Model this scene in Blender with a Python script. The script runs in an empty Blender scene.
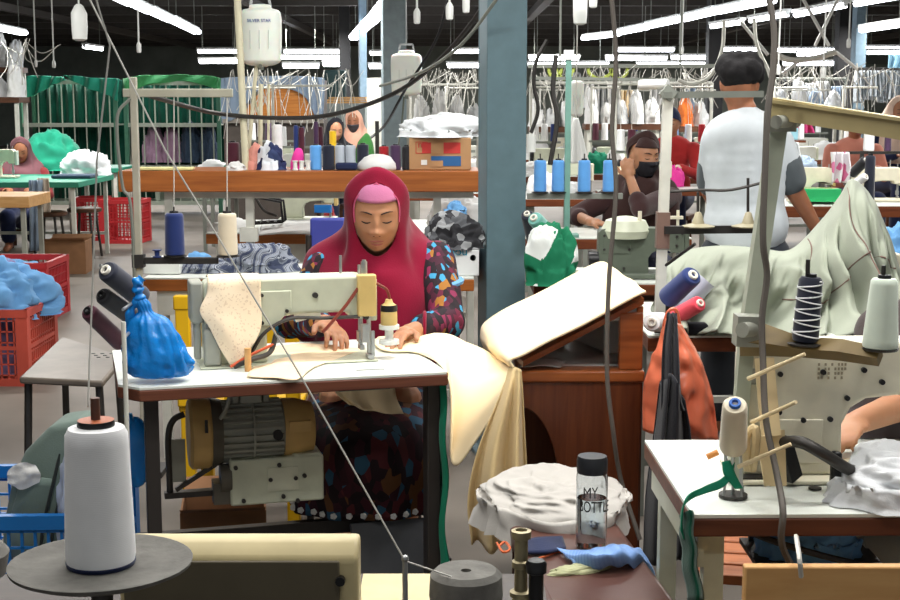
import bpy, math, random
from mathutils import Vector as V, Matrix, noise
PI = math.pi
R = math.radians
C = bpy.context.scene.collection
# ---------------------------------------------------------------- camera measure
H = 1.47; F = 1400.0; TP = 200.0 / 1400.0
TH = math.atan(TP); CT = math.cos(TH); ST = math.sin(TH)
def ray(px, py):
    u = (px - 450) / F; v = (300 - py) / F
    return V((u, CT + v * ST, -ST + v * CT))
def P(px, py, Y):
    d = ray(px, py)
    return V((0, 0, H)) + d * (Y / d.y)
def G(px, py, z):
    d = ray(px, py)
    return V((0, 0, H)) + d * ((z - H) / d.z)
cam = bpy.data.cameras.new('camera'); cam.lens = 36 * F / 900; cam.sensor_width = 36
cam.clip_start = .05; cam.clip_end = 200
co = bpy.data.objects.new('camera', cam); C.objects.link(co)
co.location = (0, 0, H); co.rotation_euler = (PI / 2 - TH, 0, 0)
bpy.context.scene.camera = co

# ---------------------------------------------------------------- materials
def lin(c):
    return tuple(((x / 255) / 12.92 if x <= 10.3 else ((x / 255 + .055) / 1.055) ** 2.4) for x in c) + (1,)
MATS = {}
def mat(name, col, rough=.6, metal=0, var=.12, scale=12, bump=.0, bscale=80, spec=.4, trans=0, alpha=1, sheen=0, ior=1.45, stretch=(1, 1, 1), sss=0, emit=0):
    if name in MATS: return MATS[name]
    m = bpy.data.materials.new(name); m.use_nodes = True
    nt = m.node_tree; n = nt.nodes; l = nt.links
    b = n['Principled BSDF']
    b.inputs['Roughness'].default_value = rough; b.inputs['Metallic'].default_value = metal
    b.inputs['Specular IOR Level'].default_value = spec; b.inputs['IOR'].default_value = ior
    b.inputs['Transmission Weight'].default_value = trans; b.inputs['Alpha'].default_value = alpha
    b.inputs['Sheen Weight'].default_value = sheen
    if sss: b.inputs['Subsurface Weight'].default_value = sss; b.inputs['Subsurface Scale'].default_value = .01
    c = lin(col)
    if emit:
        b.inputs['Emission Color'].default_value = c; b.inputs['Emission Strength'].default_value = emit
    tc = n.new('ShaderNodeTexCoord'); mp = n.new('ShaderNodeMapping'); mp.inputs['Scale'].default_value = stretch
    l.new(tc.outputs['Object'], mp.inputs['Vector'])
    if var:
        nz = n.new('ShaderNodeTexNoise'); nz.inputs['Scale'].default_value = scale; nz.inputs['Detail'].default_value = 5
        l.new(mp.outputs[0], nz.inputs['Vector'])
        cr = n.new('ShaderNodeValToRGB')
        cr.color_ramp.elements[0].position = .3; cr.color_ramp.elements[1].position = .7
        cr.color_ramp.elements[0].color = tuple(min(1, x * (1 - var)) for x in c[:3]) + (1,)
        cr.color_ramp.elements[1].color = tuple(min(1, x * (1 + var)) for x in c[:3]) + (1,)
        l.new(nz.outputs['Fac'], cr.inputs[0]); l.new(cr.outputs[0], b.inputs['Base Color'])
    else: b.inputs['Base Color'].default_value = c
    if bump:
        n2 = n.new('ShaderNodeTexNoise'); n2.inputs['Scale'].default_value = bscale; n2.inputs['Detail'].default_value = 3
        l.new(mp.outputs[0], n2.inputs['Vector'])
        bp = n.new('ShaderNodeBump'); bp.inputs['Strength'].default_value = bump; bp.inputs['Distance'].default_value = .003
        l.new(n2.outputs['Fac'], bp.inputs['Height']); l.new(bp.outputs[0], b.inputs['Normal'])
    MATS[name] = m
    return m
def cells(name, cols, scale=25, rough=.8, stretch=(1, 1, 1), bump=0, kind='vor'):
    if name in MATS: return MATS[name]
    m = mat(name, cols[0], rough, var=0); nt = m.node_tree; n = nt.nodes; l = nt.links; b = n['Principled BSDF']
    mp = [x for x in n if x.type == 'MAPPING'][0]; mp.inputs['Scale'].default_value = stretch
    if kind == 'vor':
        t = n.new('ShaderNodeTexVoronoi'); t.inputs['Scale'].default_value = scale; out = t.outputs['Color']
    else:
        t = n.new('ShaderNodeTexWave'); t.inputs['Scale'].default_value = scale; t.inputs['Distortion'].default_value = bump; out = t.outputs['Fac']
    l.new(mp.outputs[0], t.inputs['Vector'])
    cr = n.new('ShaderNodeValToRGB'); cr.color_ramp.interpolation = 'CONSTANT'
    k = len(cols)
    for i, c in enumerate(cols):
        e = cr.color_ramp.elements[i] if i < 2 else cr.color_ramp.elements.new(i / k)
        e.position = i / k; e.color = lin(c)
    if kind == 'vor':
        sx = n.new('ShaderNodeSeparateColor'); l.new(out, sx.inputs[0]); l.new(sx.outputs[0], cr.inputs[0])
    else: l.new(out, cr.inputs[0])
    l.new(cr.outputs[0], b.inputs['Base Color'])
    return m
def wood(name, a, bcol, rough=.45, st=(2, 30, 30)):
    if name in MATS: return MATS[name]
    m = mat(name, a, rough, var=0); nt = m.node_tree; n = nt.nodes; l = nt.links; b = n['Principled BSDF']
    mp = [x for x in n if x.type == 'MAPPING'][0]; mp.inputs['Scale'].default_value = st
    nz = n.new('ShaderNodeTexNoise'); nz.inputs['Scale'].default_value = 1.6; nz.inputs['Detail'].default_value = 8; nz.inputs['Distortion'].default_value = .6
    l.new(mp.outputs[0], nz.inputs['Vector'])
    cr = n.new('ShaderNodeValToRGB'); cr.color_ramp.elements[0].position = .3; cr.color_ramp.elements[1].position = .72
    cr.color_ramp.elements[0].color = lin(a); cr.color_ramp.elements[1].color = lin(bcol)
    l.new(nz.outputs['Fac'], cr.inputs[0]); l.new(cr.outputs[0], b.inputs['Base Color'])
    return m
def fab(name, col, var=.08, rough=.9, bump=.25, bscale=220, sheen=.15): return mat(name, col, rough, var=var, scale=9, bump=bump, bscale=bscale, sheen=sheen, spec=.15)
def plas(name, col, rough=.38, var=.05): return mat(name, col, rough, var=var, scale=6)
def met(name, col, rough=.38, var=.12): return mat(name, col, rough, metal=.75, var=var, scale=25)
def paint(name, col, rough=.45, var=.1): return mat(name, col, rough, var=var, scale=14, bump=.04, bscale=60)
def thr(name, col):
    if name in MATS: return MATS[name]
    m = mat(name, col, .75, var=.05, scale=20, sheen=.3); nt = m.node_tree; n = nt.nodes; l = nt.links
    mp = [x for x in n if x.type == 'MAPPING'][0]
    w = n.new('ShaderNodeTexWave'); w.bands_direction = 'Z'; w.inputs['Scale'].default_value = 160; w.inputs['Distortion'].default_value = 3
    l.new(mp.outputs[0], w.inputs['Vector']); bp = n.new('ShaderNodeBump'); bp.inputs['Strength'].default_value = .1; bp.inputs['Distance'].default_value = .001
    l.new(w.outputs['Fac'], bp.inputs['Height']); l.new(bp.outputs[0], n['Principled BSDF'].inputs['Normal'])
    return m

# ---------------------------------------------------------------- mesh builder
def frame(d):
    d = V(d).normalized(); a = V((0, 0, 1)) if abs(d.z) < .95 else V((0, 1, 0))
    x = a.cross(d).normalized(); y = d.cross(x); return x, y, d
def cr1(p, t):
    n = len(p) - 1
    if n < 1: return V(p[0])
    s = min(max(t, 0), 1) * n; i = min(int(s), n - 1); f = s - i
    a, b = V(p[i]), V(p[i + 1]); z = V(p[i - 1]) if i else a * 2 - b; c = V(p[i + 2]) if i + 2 <= n else b * 2 - a
    return .5 * (2 * a + (b - z) * f + (2 * z - 5 * a + 4 * b - c) * f * f + (3 * a - z - 3 * b + c) * f ** 3)
def smoothpath(p, n=24): return [cr1(p, i / (n - 1)) for i in range(n)]
class MB:
    def __init__(s): s.v = []; s.f = []
    def add(s, vs, fs):
        b = len(s.v); s.v += [V(x) for x in vs]; s.f += [tuple(b + i for i in f) for f in fs]; return s
    def box(s, c, size, rz=0, rot=None, taper=1):
        hx, hy, hz = [x / 2 for x in size]; m = rot if rot else Matrix.Rotation(rz, 3, 'Z'); c = V(c)
        vs = [c + m @ V((x * hx * (taper if z > 0 else 1), y * hy * (taper if z > 0 else 1), z * hz)) for z in (-1, 1) for x, y in ((-1, -1), (1, -1), (1, 1), (-1, 1))]
        return s.add(vs, [(3, 2, 1, 0), (4, 5, 6, 7), (0, 1, 5, 4), (1, 2, 6, 5), (2, 3, 7, 6), (3, 0, 4, 7)])
    def bar(s, a, b, w, h=None):   # rectangular bar between two points
        a, b = V(a), V(b); h = h or w; x, y, d = frame(b - a)
        vs = [p + x * i * w / 2 + y * j * h / 2 for p in (a, b) for i, j in ((-1, -1), (1, -1), (1, 1), (-1, 1))]
        return s.add(vs, [(3, 2, 1, 0), (4, 5, 6, 7), (0, 1, 5, 4), (1, 2, 6, 5), (2, 3, 7, 6), (3, 0, 4, 7)])
    def lathe(s, prof, base=(0, 0, 0), d=(0, 0, 1), n=24):   # prof: (r, h)
        x, y, d = frame(d); base = V(base); vs = []; fs = []
        for r, h in prof:
            for k in range(n):
                a = 2 * PI * k / n; vs.append(base + d * h + x * r * math.cos(a) + y * r * math.sin(a))
        for i in range(len(prof) - 1):
            for k in range(n):
                k2 = (k + 1) % n; fs.append((i * n + k, i * n + k2, (i + 1) * n + k2, (i + 1) * n + k))
        if prof[0][0] > 1e-5: fs.append(tuple(reversed(range(n))))
        if prof[-1][0] > 1e-5: fs.append(tuple((len(prof) - 1) * n + k for k in range(n)))
        return s.add(vs, fs)
    def cyl(s, a, b, r, r2=None, n=16):
        a, b = V(a), V(b); L = (b - a).length
        return s.lathe([(r, 0), (r if r2 is None else r2, L)], a, b - a, n)
    def tube(s, path, r, n=8, rr=None, caps=True):
        path = [V(p) for p in path]; m = len(path); vs = []; fs = []; px = None
        for i, p in enumerate(path):
            d = (path[min(i + 1, m - 1)] - path[max(i - 1, 0)])
            if d.length < 1e-9: d = V((0, 0, 1))
            d.normalize()
            if px is None: x, y, _ = frame(d)
            else: x = (px - d * px.dot(d)).normalized(); y = d.cross(x)
            px = x; q = rr[i] if rr else r
            for k in range(n):
                a = 2 * PI * k / n; vs.append(p + x * q * math.cos(a) + y * q * math.sin(a))
        for i in range(m - 1):
            for k in range(n):
                k2 = (k + 1) % n; fs.append((i * n + k, i * n + k2, (i + 1) * n + k2, (i + 1) * n + k))
        if caps: fs.append(tuple(reversed(range(n)))); fs.append(tuple((m - 1) * n + k for k in range(n)))
        return s.add(vs, fs)
    def ell(s, c, r, rot=None, n=16, m=12):
        c = V(c); r = (r, r, r) if isinstance(r, (int, float)) else r; rot = rot or Matrix.Identity(3); vs = []; fs = []
        for j in range(m + 1):
            t = PI * j / m
            for k in range(n):
                a = 2 * PI * k / n; vs.append(c + rot @ V((r[0] * math.sin(t) * math.cos(a), r[1] * math.sin(t) * math.sin(a), r[2] * math.cos(t))))
        for j in range(m):
            for k in range(n):
                k2 = (k + 1) % n; fs.append((j * n + k, (j + 1) * n + k, (j + 1) * n + k2, j * n + k2))
        return s.add(vs, fs)
    def limb(s, pts, rad, n=12):
        pts = [V(p) for p in pts]
        s.tube(pts, 0, n, rr=rad)
        for p, r in zip(pts, rad): s.ell(p, r, n=n, m=8)
        return s
    def prism(s, poly, axis, a, b, o=(0, 0, 0)):   # poly in the two other axes, extruded along axis a..b
        o = V(o); k = len(poly)
        def mk(p, t):
            if axis == 'y': return o + V((p[0], t, p[1]))
            if axis == 'x': return o + V((t, p[0], p[1]))
            return o + V((p[0], p[1], t))
        vs = [mk(p, a) for p in poly] + [mk(p, b) for p in poly]
        fs = [tuple(range(k)), tuple(reversed(range(k, 2 * k)))] + [(i, k + i, k + (i + 1) % k, (i + 1) % k) for i in range(k)]
        return s.add(vs, fs)
    def grid(s, fn, nu, nv, closeu=False):
        vs = [V(fn(i / (nu if closeu else nu - 1), j / (nv - 1))) for i in range(nu) for j in range(nv)]
        fs = []
        for i in range(nu if closeu else nu - 1):
            i2 = (i + 1) % nu
            for j in range(nv - 1): fs.append((i * nv + j, i2 * nv + j, i2 * nv + j + 1, i * nv + j + 1))
        return s.add(vs, fs)
    def sheet(s, rows, nu=40, nv=30, disp=None):
        def fn(u, v):
            q = cr1([cr1(r, v) for r in rows], u)
            return q + (disp(u, v, q) if disp else V((0, 0, 0)))
        return s.grid(fn, nu, nv)
    def tf(s, M):
        s.v = [M @ x for x in s.v]; return s

def linkmesh(name, mb, m, off=(0, 0, 0), smooth=True, bev=0, sub=0, solid=0, remesh=0, seg=2, ang=38, smo=0):
    me = bpy.data.meshes.new(name); off = V(off)
    me.from_pydata([tuple(x - off) for x in mb.v], [], mb.f); me.validate(); me.update()
    import bmesh
    bm = bmesh.new(); bm.from_mesh(me); bmesh.ops.recalc_face_normals(bm, faces=bm.faces); bm.to_mesh(me); bm.free()
    if smooth:
        for p in me.polygons: p.use_smooth = True
        if not remesh and not sub: me.set_sharp_from_angle(angle=R(ang))
    me.materials.append(m)
    o = bpy.data.objects.new(name, me); C.objects.link(o)
    if remesh:
        q = o.modifiers.new('r', 'REMESH'); q.mode = 'VOXEL'; q.voxel_size = remesh; q.use_smooth_shade = True
        q = o.modifiers.new('s', 'SMOOTH'); q.iterations = smo or 3; q.factor = .5
    if solid:
        q = o.modifiers.new('s', 'SOLIDIFY'); q.thickness = solid; q.offset = 0
    if bev:
        q = o.modifiers.new('b', 'BEVEL'); q.width = bev; q.segments = seg; q.limit_method = 'ANGLE'; q.angle_limit = R(35)
    if sub:
        q = o.modifiers.new('u', 'SUBSURF'); q.levels = sub; q.render_levels = sub
    return o
def tag(o, label=None, cat=None, group=None, kind=None):
    if label: o['label'] = label
    if cat: o['category'] = cat
    if group: o['group'] = group
    if kind: o['kind'] = kind
    return o
def thing(name, label, cat, loc=(0, 0, 0), rz=0, group=None):
    o = bpy.data.objects.new(name, None); C.objects.link(o); o.empty_display_size = .1
    o.location = loc; o.rotation_euler = (0, 0, rz); tag(o, label, cat, group); return o
def part(par, name, mb, m, label=None, world=False, **k):
    """mesh in the parent's own coordinates; world=True when its vertices were given in world space"""
    if world:
        root = par
        while root.parent: root = root.parent
        q = Matrix.Translation(root.location) @ Matrix.Rotation(root.rotation_euler.z, 4, 'Z')
        mb.tf(q.inverted())
    o = linkmesh(name, mb, m, **k); o.parent = par
    if label: o['label'] = label
    return o
def solo(name, label, cat, mb, m, group=None, **k):
    xs = [v.x for v in mb.v]; ys = [v.y for v in mb.v]; zs = [v.z for v in mb.v]
    off = V(((min(xs) + max(xs)) / 2, (min(ys) + max(ys)) / 2, min(zs)))
    o = linkmesh(name, mb, m, off=off, **k); o.location = off
    return tag(o, label, cat, group)
def struct(name, mb, m, label=None, **k):
    o = linkmesh(name, mb, m, **k); o['kind'] = 'structure'
    if label: o['label'] = label
    return o
def dup(root, loc, rz=None, label=None, group=None):
    r = root.copy(); C.objects.link(r); r.location = loc
    if rz is not None: r.rotation_euler = (0, 0, rz)
    if label: r['label'] = label
    if group: r['group'] = group
    for ch in list(root.children):
        c = ch.copy(); C.objects.link(c); c.parent = r
        for g in list(ch.children):
            d = g.copy(); C.objects.link(d); d.parent = c
    return r

# ---------------------------------------------------------------- palette
cream_fab = fab('cream_cloth', (246, 226, 186), var=.03, bscale=400, bump=.1)
dot_fab = cells('dotted_cream', [(238, 218, 188)] * 9 + [(220, 196, 166)], scale=260, rough=.9)
white_fab = fab('white_cloth', (216, 216, 214)); grey_fab = fab('sage_grey_cloth', (158, 164, 148), var=.05)
maroon_fab = fab('maroon_cloth', (122, 14, 44), var=.06); pink_fab = fab('pink_cloth', (178, 106, 142))
green_fab = fab('green_cloth', (24, 122, 92)); teal_fab = fab('teal_cloth', (40, 150, 120)); blue_fab = fab('sky_blue_cloth', (104, 156, 204), var=.1)
navy_fab = fab('navy_cloth', (36, 44, 74)); black_fab = fab('black_cloth', (26, 26, 32)); brown_fab = fab('brown_cloth', (58, 40, 38)); lilac_fab = fab('lilac_cloth', (168, 136, 158), var=.15)
greyblue_fab = fab('grey_blue_cloth', (140, 158, 178)); slate_fab = fab('slate_cloth', (62, 78, 98), var=.18)
batik = cells('batik', [(30, 18, 26), (92, 24, 48), (30, 18, 26), (150, 100, 40), (60, 22, 40), (56, 140, 180), (24, 16, 24), (120, 36, 70), (40, 20, 30), (70, 24, 44)], scale=62, stretch=(1, 1, .5))
batik_dark = cells('batik_skirt', [(26, 14, 20), (62, 20, 32), (34, 16, 24), (82, 30, 36), (26, 14, 20), (96, 62, 34), (50, 18, 30), (44, 84, 110)], scale=40, stretch=(1, 1, .45))
stripe_grey = cells('striped_grey', [(54, 62, 86), (112, 118, 130), (80, 86, 100), (172, 176, 184), (60, 66, 84), (140, 146, 158)], scale=5, kind='wave', bump=22)
skin = mat('skin_tan', (172, 124, 94), .5, var=.05, scale=30, sss=.15); skin_d = mat('skin_brown', (160, 106, 78), .5, var=.05, scale=30, sss=.1)
mach = paint('machine_enamel', (196, 200, 178), .38); mach_cream = paint('machine_cream', (222, 216, 194), .38); mach_dk = paint('machine_olive', (92, 100, 88), .4)
mach_tan = paint('machine_tan', (204, 176, 112), .45); mustard = paint('motor_mustard', (198, 164, 104), .45); motor_grey = paint('motor_grey', (150, 151, 140), .5)
steel = met('steel', (170, 172, 172)); dsteel = met('dark_steel', (70, 68, 66), .5); white_paint = paint('white_paint', (206, 206, 196)); grey_paint = paint('grey_paint', (128, 132, 124))
khaki = paint('khaki_paint', (184, 168, 122)); dkhaki = paint('dark_khaki_paint', (124, 104, 64)); green_paint = paint('green_paint', (116, 160, 148)); blk = plas('black_plastic', (24, 24, 26)); wht = plas('white_plastic', (228, 230, 226)); redp = plas('red_plastic', (168, 40, 44), .5, .12); orgp = plas('faded_red_plastic', (190, 78, 62), .5, .14); bluep = plas('blue_plastic', (20, 106, 178)); yel = plas('yellow_plastic', (226, 176, 20))
formica = mat('white_formica', (226, 230, 222), .28, var=.03, scale=5); edgew = wood('table_edge', (84, 46, 34), (112, 66, 48)); wood_o = wood('orange_wood', (150, 84, 34), (182, 108, 48)); wood_b = wood('brown_wood', (94, 46, 24), (124, 66, 34)); wood_l = wood('light_ply', (196, 146, 88), (216, 170, 112), st=(3, 20, 20)); wood_d = wood('dark_wood', (70, 44, 30), (98, 62, 42)); card = mat('cardboard', (178, 138, 98), .85, var=.06); card_d = mat('cardboard_brown', (134, 96, 66), .85, var=.1)
green_top = mat('green_tabletop', (48, 138, 112), .5, var=.05)
THR = {k: thr('thread_' + k, c) for k, c in dict(white=(242, 243, 244), cream=(228, 216, 190), navy=(20, 26, 46), blue=(26, 48, 108), sky=(92, 160, 226), maroon=(74, 22, 42), pink=(226, 66, 84), mint=(216, 228, 212), purple=(66, 40, 74), yellow=(240, 196, 30), black=(24, 24, 30), teal=(110, 170, 160), grey=(178, 186, 196), red=(168, 22, 34), orange=(226, 120, 50)).items()}
cord_grey = plas('cord_grey', (98, 92, 86), .6)
string_m = mat('string', (206, 204, 196), .7, var=0)
# ================================================================ setting
fm = mat('concrete_floor', (112, 104, 95), .55, var=.22, scale=1.6, bump=.1, bscale=14)
struct('floor', MB().box((0, 18, -.05), (44, 56, .1)), fm)
ceil_m = mat('dark_ceiling', (84, 78, 72), .8, var=.25, scale=2, bump=.3, bscale=8)
struct('ceiling', MB().box((0, 20, 3.3), (44, 60, .1)), ceil_m)
wall_m = mat('dark_wall', (128, 134, 126), .8, var=.2, scale=1.5)
struct('wall_back', MB().box((0, 46.1, 1.6), (44, .2, 3.4)), wall_m)
struct('wall_left', MB().box((-16, 20, 1.6), (.2, 56, 3.4)), wall_m)
struct('wall_right', MB().box((17, 20, 1.6), (.2, 56, 3.4)), wall_m)
pur = paint('purlin', (66, 62, 58), .6)
for i in range(9):
    struct('trim_%d' % (i + 1), MB().box((0, 22 + 2.6 * i, 3.16), (32, .12, .17)), pur)
for i, x in enumerate((-7.5, -3.2, 1.5, 6.2, 10.8)):
    struct('trim_%d' % (i + 10), MB().box((x, 30, 3.02), (.14, 28, .12)), pur)
# grey-green glazed panels far back on the right
pane = mat('pale_panel', (150, 160, 148), .3, var=.08, scale=1)
for i in range(4):
    a = P(782 + 38 * i, 64, 45.6); b = P(815 + 38 * i, 100, 45.6)
    w = struct('window_%d' % (i + 1), MB().box(((a.x + b.x) / 2, 45.95, (a.z + b.z) / 2), (b.x - a.x, .05, a.z - b.z)), pane)
    fr = MB()
    for x in (a.x - .04, b.x + .04): fr.box((x, 45.9, (a.z + b.z) / 2), (.12, .1, a.z - b.z + .2))
    part(w, 'window_frame', fr, pur)
# steel columns
col_m = paint('column_blue_grey', (92, 116, 124), .42, .08)
def column(name, px0, px1, Y, depth, rz, m, label):
    x0 = P(px0, 200, Y).x; x1 = P(px1, 200, Y).x; w = (x1 - x0); t = .014
    q = MB()
    q.box((0, 0, 1.62), (w, t, 3.24)); q.box((0, depth, 1.62), (w, t, 3.24)); q.box((0, depth / 2, 1.62), (t, depth, 3.24))
    q.box((-w / 2 + .004, depth / 2, 1.62), (.006, depth * .9, 3.24))
    q.box((0, depth / 2, .01), (w + .1, depth + .1, .02))
    o = struct(name, q, m, label, bev=.004); o.location = ((x0 + x1) / 2, Y, 0); o.rotation_euler = (0, 0, rz)
column('steel_column', 486, 526, 5.75, .17, R(10), col_m, 'blue-grey steel column right of the sewing woman')
colp = paint('column_pale_blue', (140, 166, 184), .45)
column('steel_column', 384, 407, 13.5, .16, R(10), paint('column_grey', (140, 156, 162), .45), 'grey steel column behind the white pressing-iron tank')
column('steel_column', 849, 860, 24, .16, R(10), colp, 'pale blue column far right behind the thread rail')
column('steel_column', 361, 368, 22, .16, R(10), colp, 'thin pale column beside the tall white panel')
dkcol = paint('dark_pillar', (40, 40, 42), .6)
for i, (a, b, Y) in enumerate(((836, 850, 25), (707, 722, 24), (340, 350, 27))):
    x0 = P(a, 60, Y).x; x1 = P(b, 60, Y).x
    struct('dark_pillar', MB().box(((x0 + x1) / 2, Y, 1.62), (x1 - x0, .3, 3.24)), dkcol)
# tall white panels beside the second column
for (a, b, t, bt, Y, lb) in ((367, 388, 78, 160, 14.6, 'tall white board left of the grey column'), (406, 419, 88, 150, 13.6, 'narrow white board right of the grey column')):
    p, q = P(a, t, Y), P(b, bt, Y)
    solo('white_board', lb, 'board', MB().box(((p.x + q.x) / 2, Y, p.z / 2), (q.x - p.x, .06, p.z)), white_paint, bev=.006)

# ---------------------------------------------------------------- lamps
tube_m = mat('lamp_tube', (244, 248, 255), .4, var=0, emit=14)
house_m = paint('lamp_housing', (214, 216, 214))
def lamp(a, b, label, group=None, r=.03, twin=False):
    a, b = V(a), V(b); c = (a + b) / 2; d = b - a; L = d.length; rz = math.atan2(d.y, d.x)
    t = thing('fluorescent_lamp', label, 'lamp', c, rz, group)
    part(t, 'housing', MB().box((0, 0, .05), (L, .1, .04)).box((-L / 2 + .02, 0, .015), (.03, .05, .06)).box((L / 2 - .02, 0, .015), (.03, .05, .06)), house_m)
    for s in ((-.035, .035) if twin else (0,)):
        part(t, 'tube', MB().cyl((-L / 2 + .03, s, 0), (L / 2 - .03, s, 0), r, n=10), tube_m)
    for s in (-.38, .38): part(t, 'hanger', MB().cyl((L * s, 0, .06), (L * s, 0, 3.24 - c.z), .007, n=6), grey_paint)
ZL = 2.6
def Lz(x0, y0, x1, y1, z, label, group=None, r=.03, twin=False): lamp(G(x0, y0, z), G(x1, y1, z), label, group, r, twin)
def Ly(x0, x1, y, Y, label, group=None, r=.035): lamp(P(x0, y, Y), P(x1, y, Y), label, group, r)
for (x0, y0, x1, y1, nm) in ((112, -6, 131, 3, 'nearest the frame edge'), (133, 3, 150, 11, 'second along the row'), (152, 11, 171, 20, 'third along the row'), (173, 20, 197, 32, 'last and farthest of the row')):
    Lz(x0, y0, x1, y1, 2.62, 'fluorescent lamp above the green racks, ' + nm, 'lamps in the slanting row above the green racks', .04, True)
Lz(-22, 24, 24, 33, 2.6, 'big lit fluorescent lamp in the upper left corner', None, .04, True)
Lz(-14, 54, 16, 58, 2.45, 'small lamp low at the left edge under the big corner lamp', None, .03)
Lz(84, 46.5, 102, 49, 2.5, 'short lone lamp hanging over the dark wall left of the pale post', None, .04)
for (x0, y0, x1, y1, nm) in ((392, -4, 383, 7, 'nearest of the centre row'), (382, 8, 371, 21, 'middle of the centre row'), (370, 21, 354, 37, 'farthest of the centre row')):
    Lz(x0, y0, x1, y1, 2.6, 'fluorescent lamp over the grey column, ' + nm, 'lamps in the centre row over the grey column', .06, True)
for (x0, y0, x1, y1, nm) in ((584, 38, 617, 34, 'farthest'), (616, 33, 646, 27, 'second farthest'), (647, 26, 680, 19, 'middle'), (682, 19, 715, 11, 'second nearest'), (717, 11, 772, 0, 'nearest')):
    Lz(x0, y0, x1, y1, 2.6, nm + ' lamp of the long slanting row left of the curly-haired man', 'lamps of the long slanting row', .04, True)
for (x0, y0, x1, y1, nm) in ((711, 26.5, 743, 22, 'left end'), (750, 20.5, 788, 14, 'second from the left'), (795, 15, 846, 5, 'third from the left'), (855, 4, 905, -5, 'right end')):
    Lz(x0, y0, x1, y1, 2.6, 'lamp above the curly-haired man, ' + nm + ' of its row', 'lamps of the row above the curly-haired man', .035)
Lz(861, 29.5, 905, 23, 2.5, 'lit lamp right of the pale blue far column', None, .05)
fl = [(197, 238, 51, 30, 'left of the white tank, upper'), (283, 344, 51.5, 30, 'right of the white tank, upper'), (198, 240, 61, 27, 'left of the white tank, lower'), (262, 343, 57, 29, 'right of the white tank, middle'), (282, 320, 65.5, 26, 'right of the white tank, lowest'), (322, 342, 64, 27, 'lowest beside the centre row'), (369, 412, 53, 30, 'behind the second white tank'), (368, 410, 66, 26, 'low behind the grey column'), (450, 484, 51, 29, 'left of the blue-grey column, upper'), (446, 485, 65, 26, 'left of the blue-grey column, lower'),
      (528, 580, 58, 28, 'right of the blue-grey column, upper'), (527, 610, 64.5, 26, 'right of the blue-grey column, lower'), (617, 675, 49.5, 30, 'upper far line under the slanting row'), (605, 668, 58, 28, 'middle far line, left piece'), (636, 706, 64, 26, 'lower far line beside the man'), (670, 745, 57, 28, 'middle far line just left of the man'), (718, 758, 49, 30, 'upper far line over the man'), (776, 843, 50, 30, 'upper far line right of the man'), (796, 838, 53.5, 29, 'second far line right of the man'), (862, 905, 48, 30, 'upper far line at the right edge'), (866, 905, 52, 29, 'second far line at the right edge'), (782, 838, 63, 27, 'low far line before the panels')]
for (x0, x1, y, Y, lb) in fl: Ly(x0, x1, y, Y, 'distant lit tube lamp, ' + lb, 'distant level lamps at the far end', .05)
# overhead room lamps, with added fill lights for the woman's face, foreground and far wall
def area(loc, sx, sy, e, rz=0, rx=0, col=(1, .985, .95)):
    l = bpy.data.lights.new('lamp_fill_light', 'AREA'); l.shape = 'RECTANGLE'; l.size = sx; l.size_y = sy; l.energy = e; l.color = col
    o = bpy.data.objects.new('lamp_fill_light', l); C.objects.link(o); o.location = loc; o.rotation_euler = (rx, 0, rz)
for (x, y, e) in ((.35, 3.95, 60), (-1.0, 3.6, 16), (1.3, 2.4, 36), (-.5, 2.5, 26), (.3, 1.0, 10), (-1.1, 1.5, 12), (-1.4, 5.8, 34), (.6, 6.4, 40), (2.2, 5.6, 40), (-3.3, 8, 70), (0, 9.5, 85), (3.2, 9, 85), (-4.2, 13, 120), (-1, 14, 120), (3, 14, 130), (6, 13, 130), (-5, 19, 170), (0, 20, 170), (5, 20, 170), (8, 24, 170), (2, 27, 170), (-3, 26, 170), (-6, 34, 160), (0, 35, 160), (6, 34, 160), (11, 30, 120), (0, 41, 160), (8, 41, 160)):
    area((x, y, 2.75), 1.3, .16, e, rz=R(10))
w = bpy.data.worlds.new('world'); bpy.context.scene.world = w; w.use_nodes = True
w.node_tree.nodes['Background'].inputs[0].default_value = (.93, .97, 1, 1); w.node_tree.nodes['Background'].inputs[1].default_value = .75
sc = bpy.context.scene
sc.view_settings.view_transform = 'Standard'; sc.view_settings.look = 'None'; sc.view_settings.exposure = 0; sc.view_settings.gamma = 1; sc.view_settings.use_curve_mapping = False
sc.cycles.use_denoising = True; sc.cycles.max_bounces = 8; sc.cycles.sample_clamp_indirect = 5
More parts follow.
